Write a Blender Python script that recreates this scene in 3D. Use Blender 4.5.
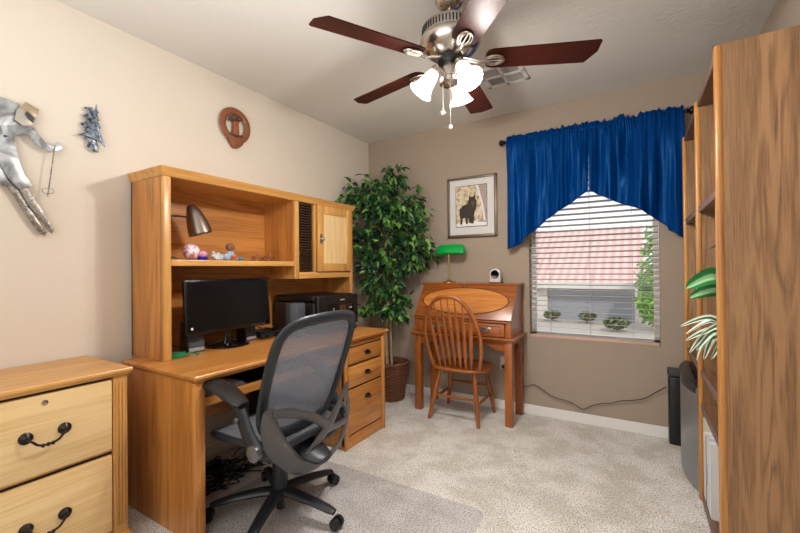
import bpy, bmesh, math, random
from mathutils import Vector, Matrix, noise
PI = math.pi
for o in list(bpy.data.objects): bpy.data.objects.remove(o)
SC = bpy.context.scene
COL = SC.collection

# ------------------------------------------------------------------ camera
cam_d = bpy.data.cameras.new('camera'); cam = bpy.data.objects.new('camera', cam_d); COL.objects.link(cam)
cam_d.sensor_width = 36; cam_d.lens = 17.6375; cam_d.clip_start = 0.02; cam_d.clip_end = 200
_R = Vector((0.8556724981, 0.5174386252, -0.0090468314)); _U = Vector((0.0109383151, -0.0006055344, 0.9999399915)); _F = Vector((-0.5174020963, 0.8557201076, 0.0061780459))
cam.matrix_world = Matrix(((_R.x, _U.x, -_F.x, 2.41572), (_R.y, _U.y, -_F.y, -3.37205), (_R.z, _U.z, -_F.z, 1.22204), (0, 0, 0, 1)))
SC.camera = cam

# ------------------------------------------------------------------ world, sun, lights, exposure
W = bpy.data.worlds.new('sky'); SC.world = W; W.use_nodes = True
wn = W.node_tree.nodes; wl = W.node_tree.links; wn.clear()
wo = wn.new('ShaderNodeOutputWorld'); wb = wn.new('ShaderNodeBackground'); wl.new(wb.outputs[0], wo.inputs[0])
wb.inputs[0].default_value = (0.86, 0.93, 1.0, 1); wb.inputs[1].default_value = 1.35
def light(kind, name, loc, energy, color=(1, 1, 1), rot=None, **k):
    d = bpy.data.lights.new(name, kind); d.energy = energy; d.color = color
    for a, b in k.items(): setattr(d, a, b)
    o = bpy.data.objects.new(name, d); COL.objects.link(o); o.location = loc
    if rot: o.rotation_euler = rot
    return o
def aim(o, target):
    o.rotation_euler = (Vector(target) - o.location).to_track_quat('-Z', 'Y').to_euler()
sun = light('SUN', 'sun', (0, 0, 8), 1.7, (1, .95, .88), angle=math.radians(.6)); sun.rotation_euler = (math.radians(42), 0, math.radians(28))
# unseen fill lamps added at the rear: one faces forward, one up
rear_fill = light('AREA', 'rear_fill_lamp', (1.75, -4.0, 1.55), 15, (.93, .97, 1), shape='RECTANGLE', size=1.8, size_y=1.7); aim(rear_fill, (1.4, -1.2, .95))
up_fill = light('AREA', 'ceiling_fill', (1.5, -3.25, 1.55), 26, (.94, .97, 1), shape='RECTANGLE', size=1.4, size_y=1.4); up_fill.rotation_euler = (PI, 0, 0)
VS = SC.view_settings
VS.view_transform = 'Standard'; VS.look = 'None'; VS.gamma = 1; VS.use_curve_mapping = False; VS.exposure = 0.08
FAN_BULB_W = 31

# ------------------------------------------------------------------ materials
def hx(r, g, b, k=1.0):
    f = lambda c: (c / 255 / 12.92 if c / 255 <= .04045 else ((c / 255 + .055) / 1.055) ** 2.4) * k
    return (f(r), f(g), f(b), 1)
def newmat(name):
    m = bpy.data.materials.new(name); m.use_nodes = True
    n = m.node_tree.nodes; l = m.node_tree.links
    return m, n, l, n['Principled BSDF']
def plain(name, col, rough=.5, metal=0, noise_amt=.06, bump=0, bscale=200, spec=.5, **k):
    m, n, l, b = newmat(name)
    tc = n.new('ShaderNodeTexCoord'); nz = n.new('ShaderNodeTexNoise'); nz.inputs['Scale'].default_value = k.get('nscale', 9); nz.inputs['Detail'].default_value = 4
    l.new(tc.outputs['Object'], nz.inputs['Vector'])
    mx = n.new('ShaderNodeMix'); mx.data_type = 'RGBA'
    mx.inputs[6].default_value = tuple(c * (1 - noise_amt) for c in col[:3]) + (1,)
    mx.inputs[7].default_value = tuple(min(1, c * (1 + noise_amt)) for c in col[:3]) + (1,)
    l.new(nz.outputs['Fac'], mx.inputs[0]); l.new(mx.outputs[2], b.inputs['Base Color'])
    b.inputs['Roughness'].default_value = rough; b.inputs['Metallic'].default_value = metal
    b.inputs['Specular IOR Level'].default_value = spec
    if bump:
        n2 = n.new('ShaderNodeTexNoise'); n2.inputs['Scale'].default_value = bscale; n2.inputs['Detail'].default_value = 3
        l.new(tc.outputs['Object'], n2.inputs['Vector'])
        bp = n.new('ShaderNodeBump'); bp.inputs['Strength'].default_value = bump; bp.inputs['Distance'].default_value = k.get('bdist', .003)
        l.new(n2.outputs['Fac'], bp.inputs['Height']); l.new(bp.outputs[0], b.inputs['Normal'])
    return m
def wood(name, dark, light_, axis='z', scale=1.0, rough=.35, rings=.5, coat=.15, contrast=1.0, spec=.5):
    """grain runs along axis: long cathedral figure plus fine pores"""
    m, n, l, b = newmat(name)
    tc = n.new('ShaderNodeTexCoord'); mp = n.new('ShaderNodeMapping')
    s = [9 * scale] * 3; s['xyz'.index(axis)] = .75 * scale; mp.inputs['Scale'].default_value = s
    l.new(tc.outputs['Object'], mp.inputs[0])
    wv = n.new('ShaderNodeTexNoise'); wv.inputs['Scale'].default_value = .9; wv.inputs['Detail'].default_value = 2; wv.inputs['Distortion'].default_value = .3
    l.new(mp.outputs[0], wv.inputs[0])
    mul = n.new('ShaderNodeMath'); mul.operation = 'MULTIPLY'; mul.inputs[1].default_value = 20 * rings; l.new(wv.outputs['Fac'], mul.inputs[0])
    sn = n.new('ShaderNodeMath'); sn.operation = 'PINGPONG'; sn.inputs[1].default_value = 1; l.new(mul.outputs[0], sn.inputs[0])
    mp2 = n.new('ShaderNodeMapping'); s2 = [150 * scale] * 3; s2['xyz'.index(axis)] = 4 * scale; mp2.inputs['Scale'].default_value = s2
    l.new(tc.outputs['Object'], mp2.inputs[0])
    fz = n.new('ShaderNodeTexNoise'); fz.inputs['Scale'].default_value = 1; fz.inputs['Detail'].default_value = 3; l.new(mp2.outputs[0], fz.inputs[0])
    big = n.new('ShaderNodeTexNoise'); big.inputs['Scale'].default_value = .35; big.inputs['Detail'].default_value = 1; l.new(mp.outputs[0], big.inputs[0])
    mk = n.new('ShaderNodeTexNoise'); mk.inputs['Scale'].default_value = .55; mk.inputs['Detail'].default_value = 1; mk.inputs['Distortion'].default_value = .2; l.new(mp.outputs[0], mk.inputs[0])
    mr = n.new('ShaderNodeMapRange'); mr.inputs[1].default_value = .38; mr.inputs[2].default_value = .66; mr.inputs[3].default_value = .04; mr.inputs[4].default_value = .55; l.new(mk.outputs['Fac'], mr.inputs[0])
    a1 = n.new('ShaderNodeMath'); a1.operation = 'MULTIPLY_ADD'; l.new(mr.outputs[0], a1.inputs[1]); l.new(sn.outputs[0], a1.inputs[0])
    a2 = n.new('ShaderNodeMath'); a2.operation = 'MULTIPLY_ADD'; a2.inputs[1].default_value = .75; a2.inputs[2].default_value = -.06; l.new(fz.outputs['Fac'], a2.inputs[0]); l.new(a2.outputs[0], a1.inputs[2])
    a3 = n.new('ShaderNodeMath'); a3.operation = 'MULTIPLY_ADD'; a3.inputs[1].default_value = .3; l.new(big.outputs['Fac'], a3.inputs[0]); l.new(a1.outputs[0], a3.inputs[2])
    rp = n.new('ShaderNodeValToRGB'); e = rp.color_ramp.elements
    e[0].position = .5 - .32 / contrast; e[0].color = dark; e[1].position = min(1, .5 + .25 / contrast); e[1].color = light_
    l.new(a3.outputs[0], rp.inputs[0]); l.new(rp.outputs[0], b.inputs['Base Color'])
    b.inputs['Specular IOR Level'].default_value = spec; b.inputs['Roughness'].default_value = rough; b.inputs['Coat Weight'].default_value = coat; b.inputs['Coat Roughness'].default_value = .25
    bp = n.new('ShaderNodeBump'); bp.inputs['Strength'].default_value = .12; bp.inputs['Distance'].default_value = .001
    l.new(fz.outputs['Fac'], bp.inputs['Height']); l.new(bp.outputs[0], b.inputs['Normal'])
    return m
class WoodSet:
    def __init__(s, name, dark, light_, **k): s.a = (name, dark, light_, k); s.c = {}
    def __getitem__(s, ax):
        if ax not in s.c: s.c[ax] = wood(s.a[0] + '_grain_' + ax, s.a[1], s.a[2], axis=ax, **s.a[3])
        return s.c[ax]
OAK = WoodSet('honey_oak', hx(138, 82, 32), hx(206, 140, 70))
OAKL = WoodSet('pale_oak', hx(206, 164, 104), hx(236, 204, 150), scale=.8, rings=.7)
OAKF = WoodSet('cabinet_oak_frame', hx(168, 114, 52), hx(216, 162, 92))
AMB = WoodSet('amber_oak', hx(100, 48, 14), hx(168, 94, 38), coat=.35)
VEN = WoodSet('amber_veneer', hx(156, 88, 30), hx(208, 134, 62), coat=.35)
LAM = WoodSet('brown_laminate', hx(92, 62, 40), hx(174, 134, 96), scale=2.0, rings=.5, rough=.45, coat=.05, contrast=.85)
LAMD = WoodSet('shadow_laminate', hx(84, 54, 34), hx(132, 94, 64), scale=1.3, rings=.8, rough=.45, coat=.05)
TRIM = WoodSet('golden_trim', hx(146, 88, 36), hx(212, 152, 82), coat=.3)
BLD = WoodSet('mahogany', hx(32, 11, 7), hx(58, 21, 13), coat=0, rough=.45, spec=.12)

def wallmat(name, col, bump=.25, sc=55, dist=.004):
    return plain(name, col, rough=.85, noise_amt=.02, bump=bump, bscale=sc, bdist=dist, nscale=1.5, spec=.2)
M_LEFT = wallmat('cream_wall', hx(222, 211, 196))
M_BACK = wallmat('taupe_wall', hx(168, 152, 136))  # back and right walls, a darker tone than the left wall
M_CEIL = wallmat('ceiling_paint', hx(220, 217, 211), bump=.5, sc=38, dist=.004)
M_WHITE = plain('white_paint', hx(236, 234, 230), rough=.4, noise_amt=.01)
M_BLACKP = plain('black_plastic', hx(26, 27, 30), rough=.35, noise_amt=.05)
M_BLACKG = plain('gloss_black', hx(12, 12, 14), rough=.16, noise_amt=.02)
M_PRINT = plain('printer_black', hx(16, 16, 18), rough=.38, noise_amt=.02)
M_SCREEN = plain('dark_screen', hx(12, 13, 15), rough=.18, noise_amt=.02)
M_GREYP = plain('charcoal_plastic', hx(50, 53, 60), rough=.42, noise_amt=.05)
M_SPK = plain('speaker_grey', hx(62, 66, 74), rough=.5, noise_amt=.05)
M_SILV = plain('silver_plastic', hx(170, 172, 176), rough=.35, metal=.3, noise_amt=.03)
M_CHAIRF = plain('chair_frame_plastic', hx(34, 39, 46), rough=.42, noise_amt=.04, bump=.1, bscale=500)
M_GUN = plain('gunmetal_plastic', hx(98, 97, 98), rough=.28, metal=.6, noise_amt=.03)
M_CHBASE = plain('chair_base_nylon', hx(34, 38, 44), rough=.4, noise_amt=.04)
M_NICKEL = plain('brushed_nickel', hx(188, 180, 170), rough=.25, metal=1, noise_amt=.04)
M_LAMPM = plain('lamp_pewter', hx(138, 126, 116), rough=.3, metal=.9, noise_amt=.04)
M_IRON = plain('dark_bronze', hx(52, 48, 44), rough=.35, metal=.85, noise_amt=.08)
M_BRASS = plain('brass', hx(214, 190, 130), rough=.2, metal=1, noise_amt=.03)
M_ROD = plain('rod_black', hx(28, 22, 20), rough=.35, metal=.5)
M_SLAT = plain('blind_white', hx(200, 186, 180), rough=.45, noise_amt=.01)
M_CORD = plain('blind_cord', hx(200, 190, 180), rough=.8)
M_CABLE = plain('cable_black', hx(16, 16, 18), rough=.5)
M_TAMB = plain('dark_tambour', hx(74, 52, 38), rough=.5, noise_amt=.1)
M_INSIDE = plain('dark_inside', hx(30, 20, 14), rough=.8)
M_STEEL = plain('fridge_steel', hx(150, 152, 156), rough=.33, metal=.75, noise_amt=.03)
M_PAPER = plain('paper_white', hx(235, 232, 226), rough=.8, noise_amt=.02)
M_BARK = plain('bark', hx(176, 152, 122), rough=.9, noise_amt=.35, nscale=60, bump=.6, bscale=90)
M_MOSS = plain('moss', hx(58, 46, 30), rough=1, noise_amt=.5, nscale=80, bump=1, bscale=150)
M_POT = plain('pot_dark', hx(70, 50, 40), rough=.5)
M_CLEARPL = plain('green_ribbon', hx(10, 120, 70), rough=.4)

def carpet():
    m, n, l, b = newmat('carpet_beige')
    tc = n.new('ShaderNodeTexCoord')
    n1 = n.new('ShaderNodeTexNoise'); n1.inputs['Scale'].default_value = 125; n1.inputs['Detail'].default_value = 4; n1.inputs['Roughness'].default_value = .85
    n2 = n.new('ShaderNodeTexNoise'); n2.inputs['Scale'].default_value = 4.5; n2.inputs['Detail'].default_value = 4; n2.inputs['Roughness'].default_value = .65
    for q in (n1, n2): l.new(tc.outputs['Object'], q.inputs['Vector'])
    rp = n.new('ShaderNodeValToRGB'); e = rp.color_ramp.elements
    e[0].position = .37; e[0].color = hx(64, 56, 50); e[1].position = .52; e[1].color = hx(244, 240, 234)
    l.new(n1.outputs['Fac'], rp.inputs[0])
    rp2 = n.new('ShaderNodeValToRGB'); e = rp2.color_ramp.elements
    e[0].position = .42; e[0].color = (.80, .775, .74, 1); e[1].position = .58; e[1].color = (1, 1, 1, 1)
    l.new(n2.outputs['Fac'], rp2.inputs[0])
    mx = n.new('ShaderNodeMix'); mx.data_type = 'RGBA'; mx.blend_type = 'MULTIPLY'; mx.inputs[0].default_value = 1
    l.new(rp.outputs[0], mx.inputs[6]); l.new(rp2.outputs[0], mx.inputs[7]); l.new(mx.outputs[2], b.inputs['Base Color'])
    b.inputs['Roughness'].default_value = 1; b.inputs['Specular IOR Level'].default_value = .1; b.inputs['Sheen Weight'].default_value = .2
    bp = n.new('ShaderNodeBump'); bp.inputs['Strength'].default_value = .35; bp.inputs['Distance'].default_value = .005
    l.new(n1.outputs['Fac'], bp.inputs['Height']); l.new(bp.outputs[0], b.inputs['Normal'])
    return m
def velvet():
    m, n, l, b = newmat('blue_velvet')
    b.inputs['Base Color'].default_value = hx(0, 50, 110); b.inputs['Roughness'].default_value = .38; b.inputs['Specular IOR Level'].default_value = .35; b.inputs['Specular Tint'].default_value = hx(90, 170, 255)
    b.inputs['Sheen Weight'].default_value = .5; b.inputs['Sheen Roughness'].default_value = .4; b.inputs['Sheen Tint'].default_value = hx(0, 120, 230)
    tc = n.new('ShaderNodeTexCoord'); nz = n.new('ShaderNodeTexNoise'); nz.inputs['Scale'].default_value = 14; nz.inputs['Detail'].default_value = 3
    mp = n.new('ShaderNodeMapping'); mp.inputs['Scale'].default_value = (2, 2, .5); l.new(tc.outputs['Object'], mp.inputs[0]); l.new(mp.outputs[0], nz.inputs[0])
    bp = n.new('ShaderNodeBump'); bp.inputs['Strength'].default_value = .3; bp.inputs['Distance'].default_value = .006
    l.new(nz.outputs['Fac'], bp.inputs['Height']); l.new(bp.outputs[0], b.inputs['Normal'])
    return m
def leafmat(name, c1, c2, c3, stripe=False):
    m, n, l, b = newmat(name)
    g = n.new('ShaderNodeNewGeometry'); rp = n.new('ShaderNodeValToRGB'); e = rp.color_ramp.elements
    e[0].color = c1; e[1].color = c3; e[0].position = 0; e[1].position = 1
    x = e.new(.55); x.color = c2
    l.new(g.outputs['Random Per Island'], rp.inputs[0]); l.new(rp.outputs[0], b.inputs['Base Color'])
    b.inputs['Roughness'].default_value = .38
    b.inputs['Subsurface Weight'].default_value = 0
    tr = n.new('ShaderNodeBsdfTranslucent'); l.new(rp.outputs[0], tr.inputs[0]); mx = n.new('ShaderNodeMixShader'); mx.inputs[0].default_value = .22
    out = n['Material Output']; l.new(b.outputs[0], mx.inputs[1]); l.new(tr.outputs[0], mx.inputs[2]); l.new(mx.outputs[0], out.inputs[0])
    return m
def meshfab(name, col, alpha, scale=260):
    """woven see-through chair mesh"""
    m, n, l, b = newmat(name)
    tc = n.new('ShaderNodeTexCoord'); mp = n.new('ShaderNodeMapping'); mp.inputs['Rotation'].default_value = (0, 0, 0); l.new(tc.outputs['Object'], mp.inputs[0])
    w1 = n.new('ShaderNodeTexWave'); w1.bands_direction = 'Y'; w1.inputs['Scale'].default_value = scale / 6.28 * 1.0
    w2 = n.new('ShaderNodeTexWave'); w2.bands_direction = 'Z'; w2.inputs['Scale'].default_value = scale / 6.28 * .6
    l.new(mp.outputs[0], w1.inputs[0]); l.new(mp.outputs[0], w2.inputs[0])
    mx = n.new('ShaderNodeMath'); mx.operation = 'MULTIPLY'; l.new(w1.outputs['Fac'], mx.inputs[0]); l.new(w2.outputs['Fac'], mx.inputs[1])
    mr = n.new('ShaderNodeMapRange'); mr.inputs[1].default_value = .2; mr.inputs[2].default_value = .6; mr.inputs[3].default_value = 1; mr.inputs[4].default_value = alpha
    l.new(mx.outputs[0], mr.inputs[0])
    b.inputs['Base Color'].default_value = col; b.inputs['Roughness'].default_value = .4
    t = n.new('ShaderNodeBsdfTransparent'); ms = n.new('ShaderNodeMixShader'); l.new(mr.outputs[0], ms.inputs[0]); l.new(t.outputs[0], ms.inputs[1]); l.new(b.outputs[0], ms.inputs[2])
    l.new(ms.outputs[0], n['Material Output'].inputs[0])
    return m
def glass(name, col=(1, 1, 1, 1), rough=0, ior=1.45, thin=False):
    m, n, l, b = newmat(name)
    if thin:
        t = n.new('ShaderNodeBsdfTransparent'); t.inputs[0].default_value = col; g = n.new('ShaderNodeBsdfGlossy'); g.inputs['Roughness'].default_value = .02
        f = n.new('ShaderNodeFresnel'); f.inputs[0].default_value = 1.4
        ms = n.new('ShaderNodeMixShader'); l.new(f.outputs[0], ms.inputs[0]); l.new(t.outputs[0], ms.inputs[1]); l.new(g.outputs[0], ms.inputs[2]); l.new(ms.outputs[0], n['Material Output'].inputs[0])
    else:
        b.inputs['Base Color'].default_value = col; b.inputs['Transmission Weight'].default_value = 1; b.inputs['Roughness'].default_value = rough; b.inputs['IOR'].default_value = ior
    return m
def emis(name, col, s, base=(.9, .9, .9, 1)):
    m, n, l, b = newmat(name); b.inputs['Base Color'].default_value = base
    b.inputs['Emission Color'].default_value = col; b.inputs['Emission Strength'].default_value = s; b.inputs['Roughness'].default_value = .3
    return m
def art_mat(name, c1, c2, metal=.9, rough=.3, sc=9):
    m, n, l, b = newmat(name); tc = n.new('ShaderNodeTexCoord'); nz = n.new('ShaderNodeTexNoise'); nz.inputs['Scale'].default_value = sc; nz.inputs['Detail'].default_value = 3; nz.inputs['Distortion'].default_value = 1.5
    l.new(tc.outputs['Object'], nz.inputs[0]); rp = n.new('ShaderNodeValToRGB'); e = rp.color_ramp.elements; e[0].position = .42; e[0].color = c1; e[1].position = .58; e[1].color = c2
    l.new(nz.outputs['Fac'], rp.inputs[0]); l.new(rp.outputs[0], b.inputs['Base Color']); b.inputs['Metallic'].default_value = metal; b.inputs['Roughness'].default_value = rough; return m
M_CARPET = carpet(); M_VELVET = velvet()
M_FICUS = leafmat('ficus_leaf', hx(18, 42, 32), hx(44, 94, 52), hx(136, 186, 88))
M_SHADE = emis('lit_frosted_glass', (1, .94, .86, 1), 4.0)
M_GREENG = plain('green_cased_glass', hx(0, 160, 66), rough=.12, noise_amt=.02)

# ------------------------------------------------------------------ mesh helpers
ORIGIN = {}          # things built in their own local frame
class MB:
    def __init__(s): s.bm = bmesh.new()
    def box(s, x0, x1, y0, y1, z0, z1, bev=0, seg=2):
        t = bmesh.new(); bmesh.ops.create_cube(t, size=1)
        for v in t.verts: v.co = Vector(((x0 + x1) / 2 + v.co.x * (x1 - x0), (y0 + y1) / 2 + v.co.y * (y1 - y0), (z0 + z1) / 2 + v.co.z * (z1 - z0)))
        if bev: bmesh.ops.bevel(t, geom=t.edges[:] , offset=min(bev, .49 * min(abs(x1 - x0), abs(y1 - y0), abs(z1 - z0))), segments=seg, profile=.5, affect='EDGES')
        return s.add(t)
    def add(s, t, M=None):
        if M is not None: t.transform(M)
        me = bpy.data.meshes.new('t'); t.to_mesh(me); t.free(); s.bm.from_mesh(me); bpy.data.meshes.remove(me); return s
    def prism(s, pts, depth, origin=(0, 0, 0), u=(1, 0, 0), v=(0, 0, 1), bev=0):
        """closed 2D outline extruded by depth along v x u ... both sides of the plane"""
        u = Vector(u).normalized(); v = Vector(v).normalized(); w = u.cross(v); O = Vector(origin)
        t = bmesh.new(); a = [t.verts.new(O + u * p[0] + v * p[1] - w * depth / 2) for p in pts]
        b = [t.verts.new(O + u * p[0] + v * p[1] + w * depth / 2) for p in pts]; n = len(pts)
        t.faces.new(a[::-1]); t.faces.new(b)
        for i in range(n): t.faces.new((a[i], a[(i + 1) % n], b[(i + 1) % n], b[i]))
        bmesh.ops.recalc_face_normals(t, faces=t.faces)
        if bev: bmesh.ops.bevel(t, geom=t.edges[:], offset=bev, segments=2, profile=.5, affect='EDGES')
        return s.add(t)
    def sweep(s, pts, r, seg=10, closed=False, flat=None, up=None, cap=True):
        """tube along pts; r number or list; flat=(a,b) scales of the section along side / up"""
        P = [Vector(p) for p in pts]; n = len(P); rs = r if isinstance(r, (list, tuple)) else [r] * n
        fa, fb = flat or (1, 1); rings = []; bm = s.bm
        if len(rs) != n:        # spread the given radii evenly along the path
            q = rs; rs = []
            for i in range(n):
                t = i / (n - 1) * (len(q) - 1); k = min(int(t), len(q) - 2); rs.append(q[k] * (1 - t + k) + q[k + 1] * (t - k))
        prev = None
        for i in range(n):
            if closed: T = (P[(i + 1) % n] - P[i - 1])
            else: T = P[min(i + 1, n - 1)] - P[max(i - 1, 0)]
            T.normalize()
            if up is not None: ref = Vector(up)
            elif prev is None: ref = Vector((0, 0, 1)) if abs(T.z) < .9 else Vector((1, 0, 0))
            else: ref = prev
            side = T.cross(ref)
            if side.length < 1e-5: side = T.cross(Vector((1, 0, .01)))
            side.normalize(); nb = side.cross(T).normalized(); prev = nb
            rings.append([bm.verts.new(P[i] + (side * math.cos(2 * PI * k / seg) * fa + nb * math.sin(2 * PI * k / seg) * fb) * rs[i]) for k in range(seg)])
        for i in range(n if closed else n - 1):
            a, b = rings[i], rings[(i + 1) % n]
            for k in range(seg): bm.faces.new((a[k], a[(k + 1) % seg], b[(k + 1) % seg], b[k]))
        if cap and not closed: bm.faces.new(rings[0][::-1]); bm.faces.new(rings[-1])
        return s
    def cyl(s, p0, p1, r0, r1=None, seg=20):
        return s.sweep([p0, p1], [r0, r0 if r1 is None else r1], seg)
    def lathe(s, prof, c=(0, 0, 0), seg=32, M=None, caps=True):
        """prof: list of (r, z)"""
        t = bmesh.new(); rings = []
        for r, z in prof: rings.append([t.verts.new((max(r, 1e-4) * math.cos(2 * PI * k / seg), max(r, 1e-4) * math.sin(2 * PI * k / seg), z)) for k in range(seg)])
        for a, b in zip(rings, rings[1:]):
            for k in range(seg): t.faces.new((a[k], a[(k + 1) % seg], b[(k + 1) % seg], b[k]))
        if caps: t.faces.new(rings[0][::-1]); t.faces.new(rings[-1])
        t.transform((M or Matrix.Identity(4))); t.transform(Matrix.Translation(c)); return s.add(t)
    def ball(s, c, r, sc=(1, 1, 1), seg=16, M=None):
        t = bmesh.new(); bmesh.ops.create_uvsphere(t, u_segments=seg, v_segments=max(6, seg // 2), radius=r)
        t.transform(Matrix.Diagonal((*sc, 1)));
        if M is not None: t.transform(M)
        t.transform(Matrix.Translation(c)); return s.add(t)
    def gem(s, c, r, sc=(1, 1, 1), rnd=None):
        t = bmesh.new(); bmesh.ops.create_icosphere(t, subdivisions=1, radius=r)
        for v in t.verts: v.co = Vector((v.co.x * sc[0], v.co.y * sc[1], v.co.z * sc[2])) * random.uniform(.85, 1.12)
        t.transform(Matrix.Translation(c)); return s.add(t)
    def build(s, name, mat, parent=None, smooth=True, bevel=0, mats=None):
        off = Vector((0, 0, 0)); q = parent
        while q is not None:
            if q.name in ORIGIN: off = Vector((0, 0, 0)); break
            off = off + q.location; q = q.parent
        me = bpy.data.meshes.new(name)
        bmesh.ops.recalc_face_normals(s.bm, faces=s.bm.faces) if not getattr(s, 'keep', False) else None
        if off.length: s.bm.transform(Matrix.Translation(-off))
        s.bm.to_mesh(me); s.bm.free()
        for m in (mats or [mat]): me.materials.append(m)
        o = bpy.data.objects.new(name, me); COL.objects.link(o)
        if parent is not None: o.parent = parent
        if smooth:
            me.polygons.foreach_set('use_smooth', [True] * len(me.polygons)); me.update()
            md = o.modifiers.new('smooth', 'EDGE_SPLIT'); md.split_angle = math.radians(38)
        if bevel:
            b = o.modifiers.new('bevel', 'BEVEL'); b.width = bevel; b.segments = 2; b.limit_method = 'ANGLE'
        return o
def tag(o, label=None, cat=None, group=None, kind=None):
    if label: o['label'] = label
    if cat: o['category'] = cat
    if group: o['group'] = group
    if kind: o['kind'] = kind
    return o
def thing(name, label, cat, loc=(0, 0, 0), group=None, local=False, rz=0):
    o = bpy.data.objects.new(name, None); COL.objects.link(o); o.location = loc; o.rotation_euler = (0, 0, rz); o.empty_display_size = .05
    if local: ORIGIN[o.name] = 1
    return tag(o, label, cat, group)
def ground(o, z):            # a thing's mesh that is its own top-level object
    return o
def dup(root, loc, rz=None, label=None):
    r = root.copy(); COL.objects.link(r); r.location = loc
    if rz is not None: r.rotation_euler = (0, 0, rz)
    if label: r['label'] = label
    for ch in list(root.children):
        c = ch.copy(); COL.objects.link(c); c.parent = r
        for g in ch.children: d = g.copy(); COL.objects.link(d); d.parent = c
    return r
def struct(o, label=None): o['kind'] = 'structure'; return o
def cat_mull(pts, n=6, closed=False):
    P = [Vector(p) for p in pts]; out = []; N = len(P)
    rng = range(N) if closed else range(N - 1)
    for i in rng:
        p0 = P[(i - 1) % N] if (closed or i > 0) else P[0]; p1 = P[i]; p2 = P[(i + 1) % N]; p3 = P[(i + 2) % N] if (closed or i + 2 < N) else P[-1]
        for k in range(n):
            t = k / n
            out.append(.5 * ((2 * p1) + (p2 - p0) * t + (2 * p0 - 5 * p1 + 4 * p2 - p3) * t * t + (3 * p1 - p0 - 3 * p2 + p3) * t ** 3))
    if not closed: out.append(P[-1])
    return out

# ================================================================== STRUCTURE
H = 2.55; XR = 3.03; YR = -4.35
WX0, WX1, WZ0, WZ1 = 1.642, 2.556, .645, 2.16
struct(MB().box(-.15, XR + .15, YR - .15, .2, -.12, 0).build('floor', M_CARPET, smooth=False))
struct(MB().box(-.15, XR + .15, YR - .15, .2, H, H + .12).build('ceiling', M_CEIL, smooth=False))
struct(MB().box(-.15, 0, YR, 0, 0, H).build('wall_left', M_LEFT, smooth=False))
struct(MB().box(XR, XR + .15, YR, 0, 0, H).build('wall_right', M_BACK, smooth=False))
struct(MB().box(-.15, XR + .15, YR - .15, YR, 0, H).build('wall_rear', M_LEFT, smooth=False))
wb_ = MB(); wb_.box(-.15, WX0, 0, .16, 0, H); wb_.box(WX1, XR + .15, 0, .16, 0, H); wb_.box(WX0, WX1, 0, .16, 0, WZ0); wb_.box(WX0, WX1, 0, .16, WZ1, H)
struct(wb_.build('wall_back', M_BACK, smooth=False))
struct(MB().box(0, XR, -.014, 0, 0, .08, .004).build('baseboard_back', M_WHITE, smooth=False))
struct(MB().box(0, .014, YR, 0, 0, .08, .004).build('baseboard_left', M_WHITE, smooth=False))
struct(MB().box(XR - .014, XR, YR, 0, 0, .08, .004).build('baseboard_right', M_WHITE, smooth=False))
# window: jamb liner, sash frame, panes
wf = MB(); a = .035
wf.box(WX0, WX1, .09, .14, WZ0, WZ0 + a); wf.box(WX0, WX1, .09, .14, WZ1 - a, WZ1); wf.box(WX0, WX0 + a, .09, .14, WZ0, WZ1); wf.box(WX1 - a, WX1, .09, .14, WZ0, WZ1); 
win = struct(wf.build('window_1', M_WHITE, smooth=False))
gp = MB().box(WX0 + a, WX1 - a, .11, .114, WZ0 + a, WZ1 - a).build('pane', glass('window_glass', (.97, .98, .98, 1), thin=True), win, smooth=False)
struct(MB().box(WX0, WX1, .002, .09, WZ0 - .02, WZ0 + .003).build('trim_1', M_BACK, smooth=False))

# ---- outside, seen between the slats
M_GROUND = plain('gravel', hx(168, 158, 148), rough=1, noise_amt=.2, nscale=20)
M_STUC = plain('grey_stucco', hx(150, 152, 158), rough=.95, noise_amt=.05)
M_STUCL = plain('pale_stucco', hx(214, 206, 196), rough=.95, noise_amt=.04)
struct(MB().box(-14, 16, .4, 30, -.5, -.3).build('ground', M_GROUND, smooth=False))
house = thing('house', 'low neighbouring house with pink tile roof and grey wall seen through the blinds', 'house', (0, 9, -.3))
MB().box(-.15, 2.35, 9, 13, -.3, .82).build('wall', M_STUC, house, smooth=False)
MB().box(-3.5, -.15, 9.4, 13, -.3, .82).build('garage_wall', M_STUC, house, smooth=False)
MB().box(-.22, .12, 8.9, 9.2, -.3, .80).build('pillar', M_STUCL, house, smooth=False)
def roof_mat():
    m, n, l, b = newmat('pink_roof_tile'); tc = n.new('ShaderNodeTexCoord'); w = n.new('ShaderNodeTexWave'); w.bands_direction = 'X'; w.inputs['Scale'].default_value = 1.4
    l.new(tc.outputs['Object'], w.inputs[0]); rp = n.new('ShaderNodeValToRGB'); rp.color_ramp.elements[0].color = hx(196, 150, 144); rp.color_ramp.elements[1].color = hx(222, 184, 176)
    l.new(w.outputs['Fac'], rp.inputs[0]); l.new(rp.outputs[0], b.inputs['Base Color']); b.inputs['Roughness'].default_value = .9
    return m
rf = MB(); rf.prism([(8.7, .76), (12.0, 2.55), (15, .8), (15, .7), (12, 2.45), (8.7, .66)], 6.3, (-.55, 0, 0), u=(0, 1, 0), v=(0, 0, 1))
rf.build('roof', roof_mat(), house, smooth=False)
rc = MB()
for i in range(26): rc.cyl((-3.6 + i * .24, 12, 2.56), (-3.42 + i * .24, 12, 2.56), .09, .075, 8)
rc.build('ridge_cap', M_STUCL, house)
MB().box(-3.7, 2.62, 8.68, 8.74, .62, .80).build('fascia', M_STUCL, house, smooth=False)
bush_m = leafmat('bush_leaf', hx(52, 70, 46), hx(96, 112, 74), hx(140, 150, 100)); tree_m = leafmat('tree_leaf', hx(70, 120, 40), hx(120, 180, 60), hx(180, 220, 90))
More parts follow.
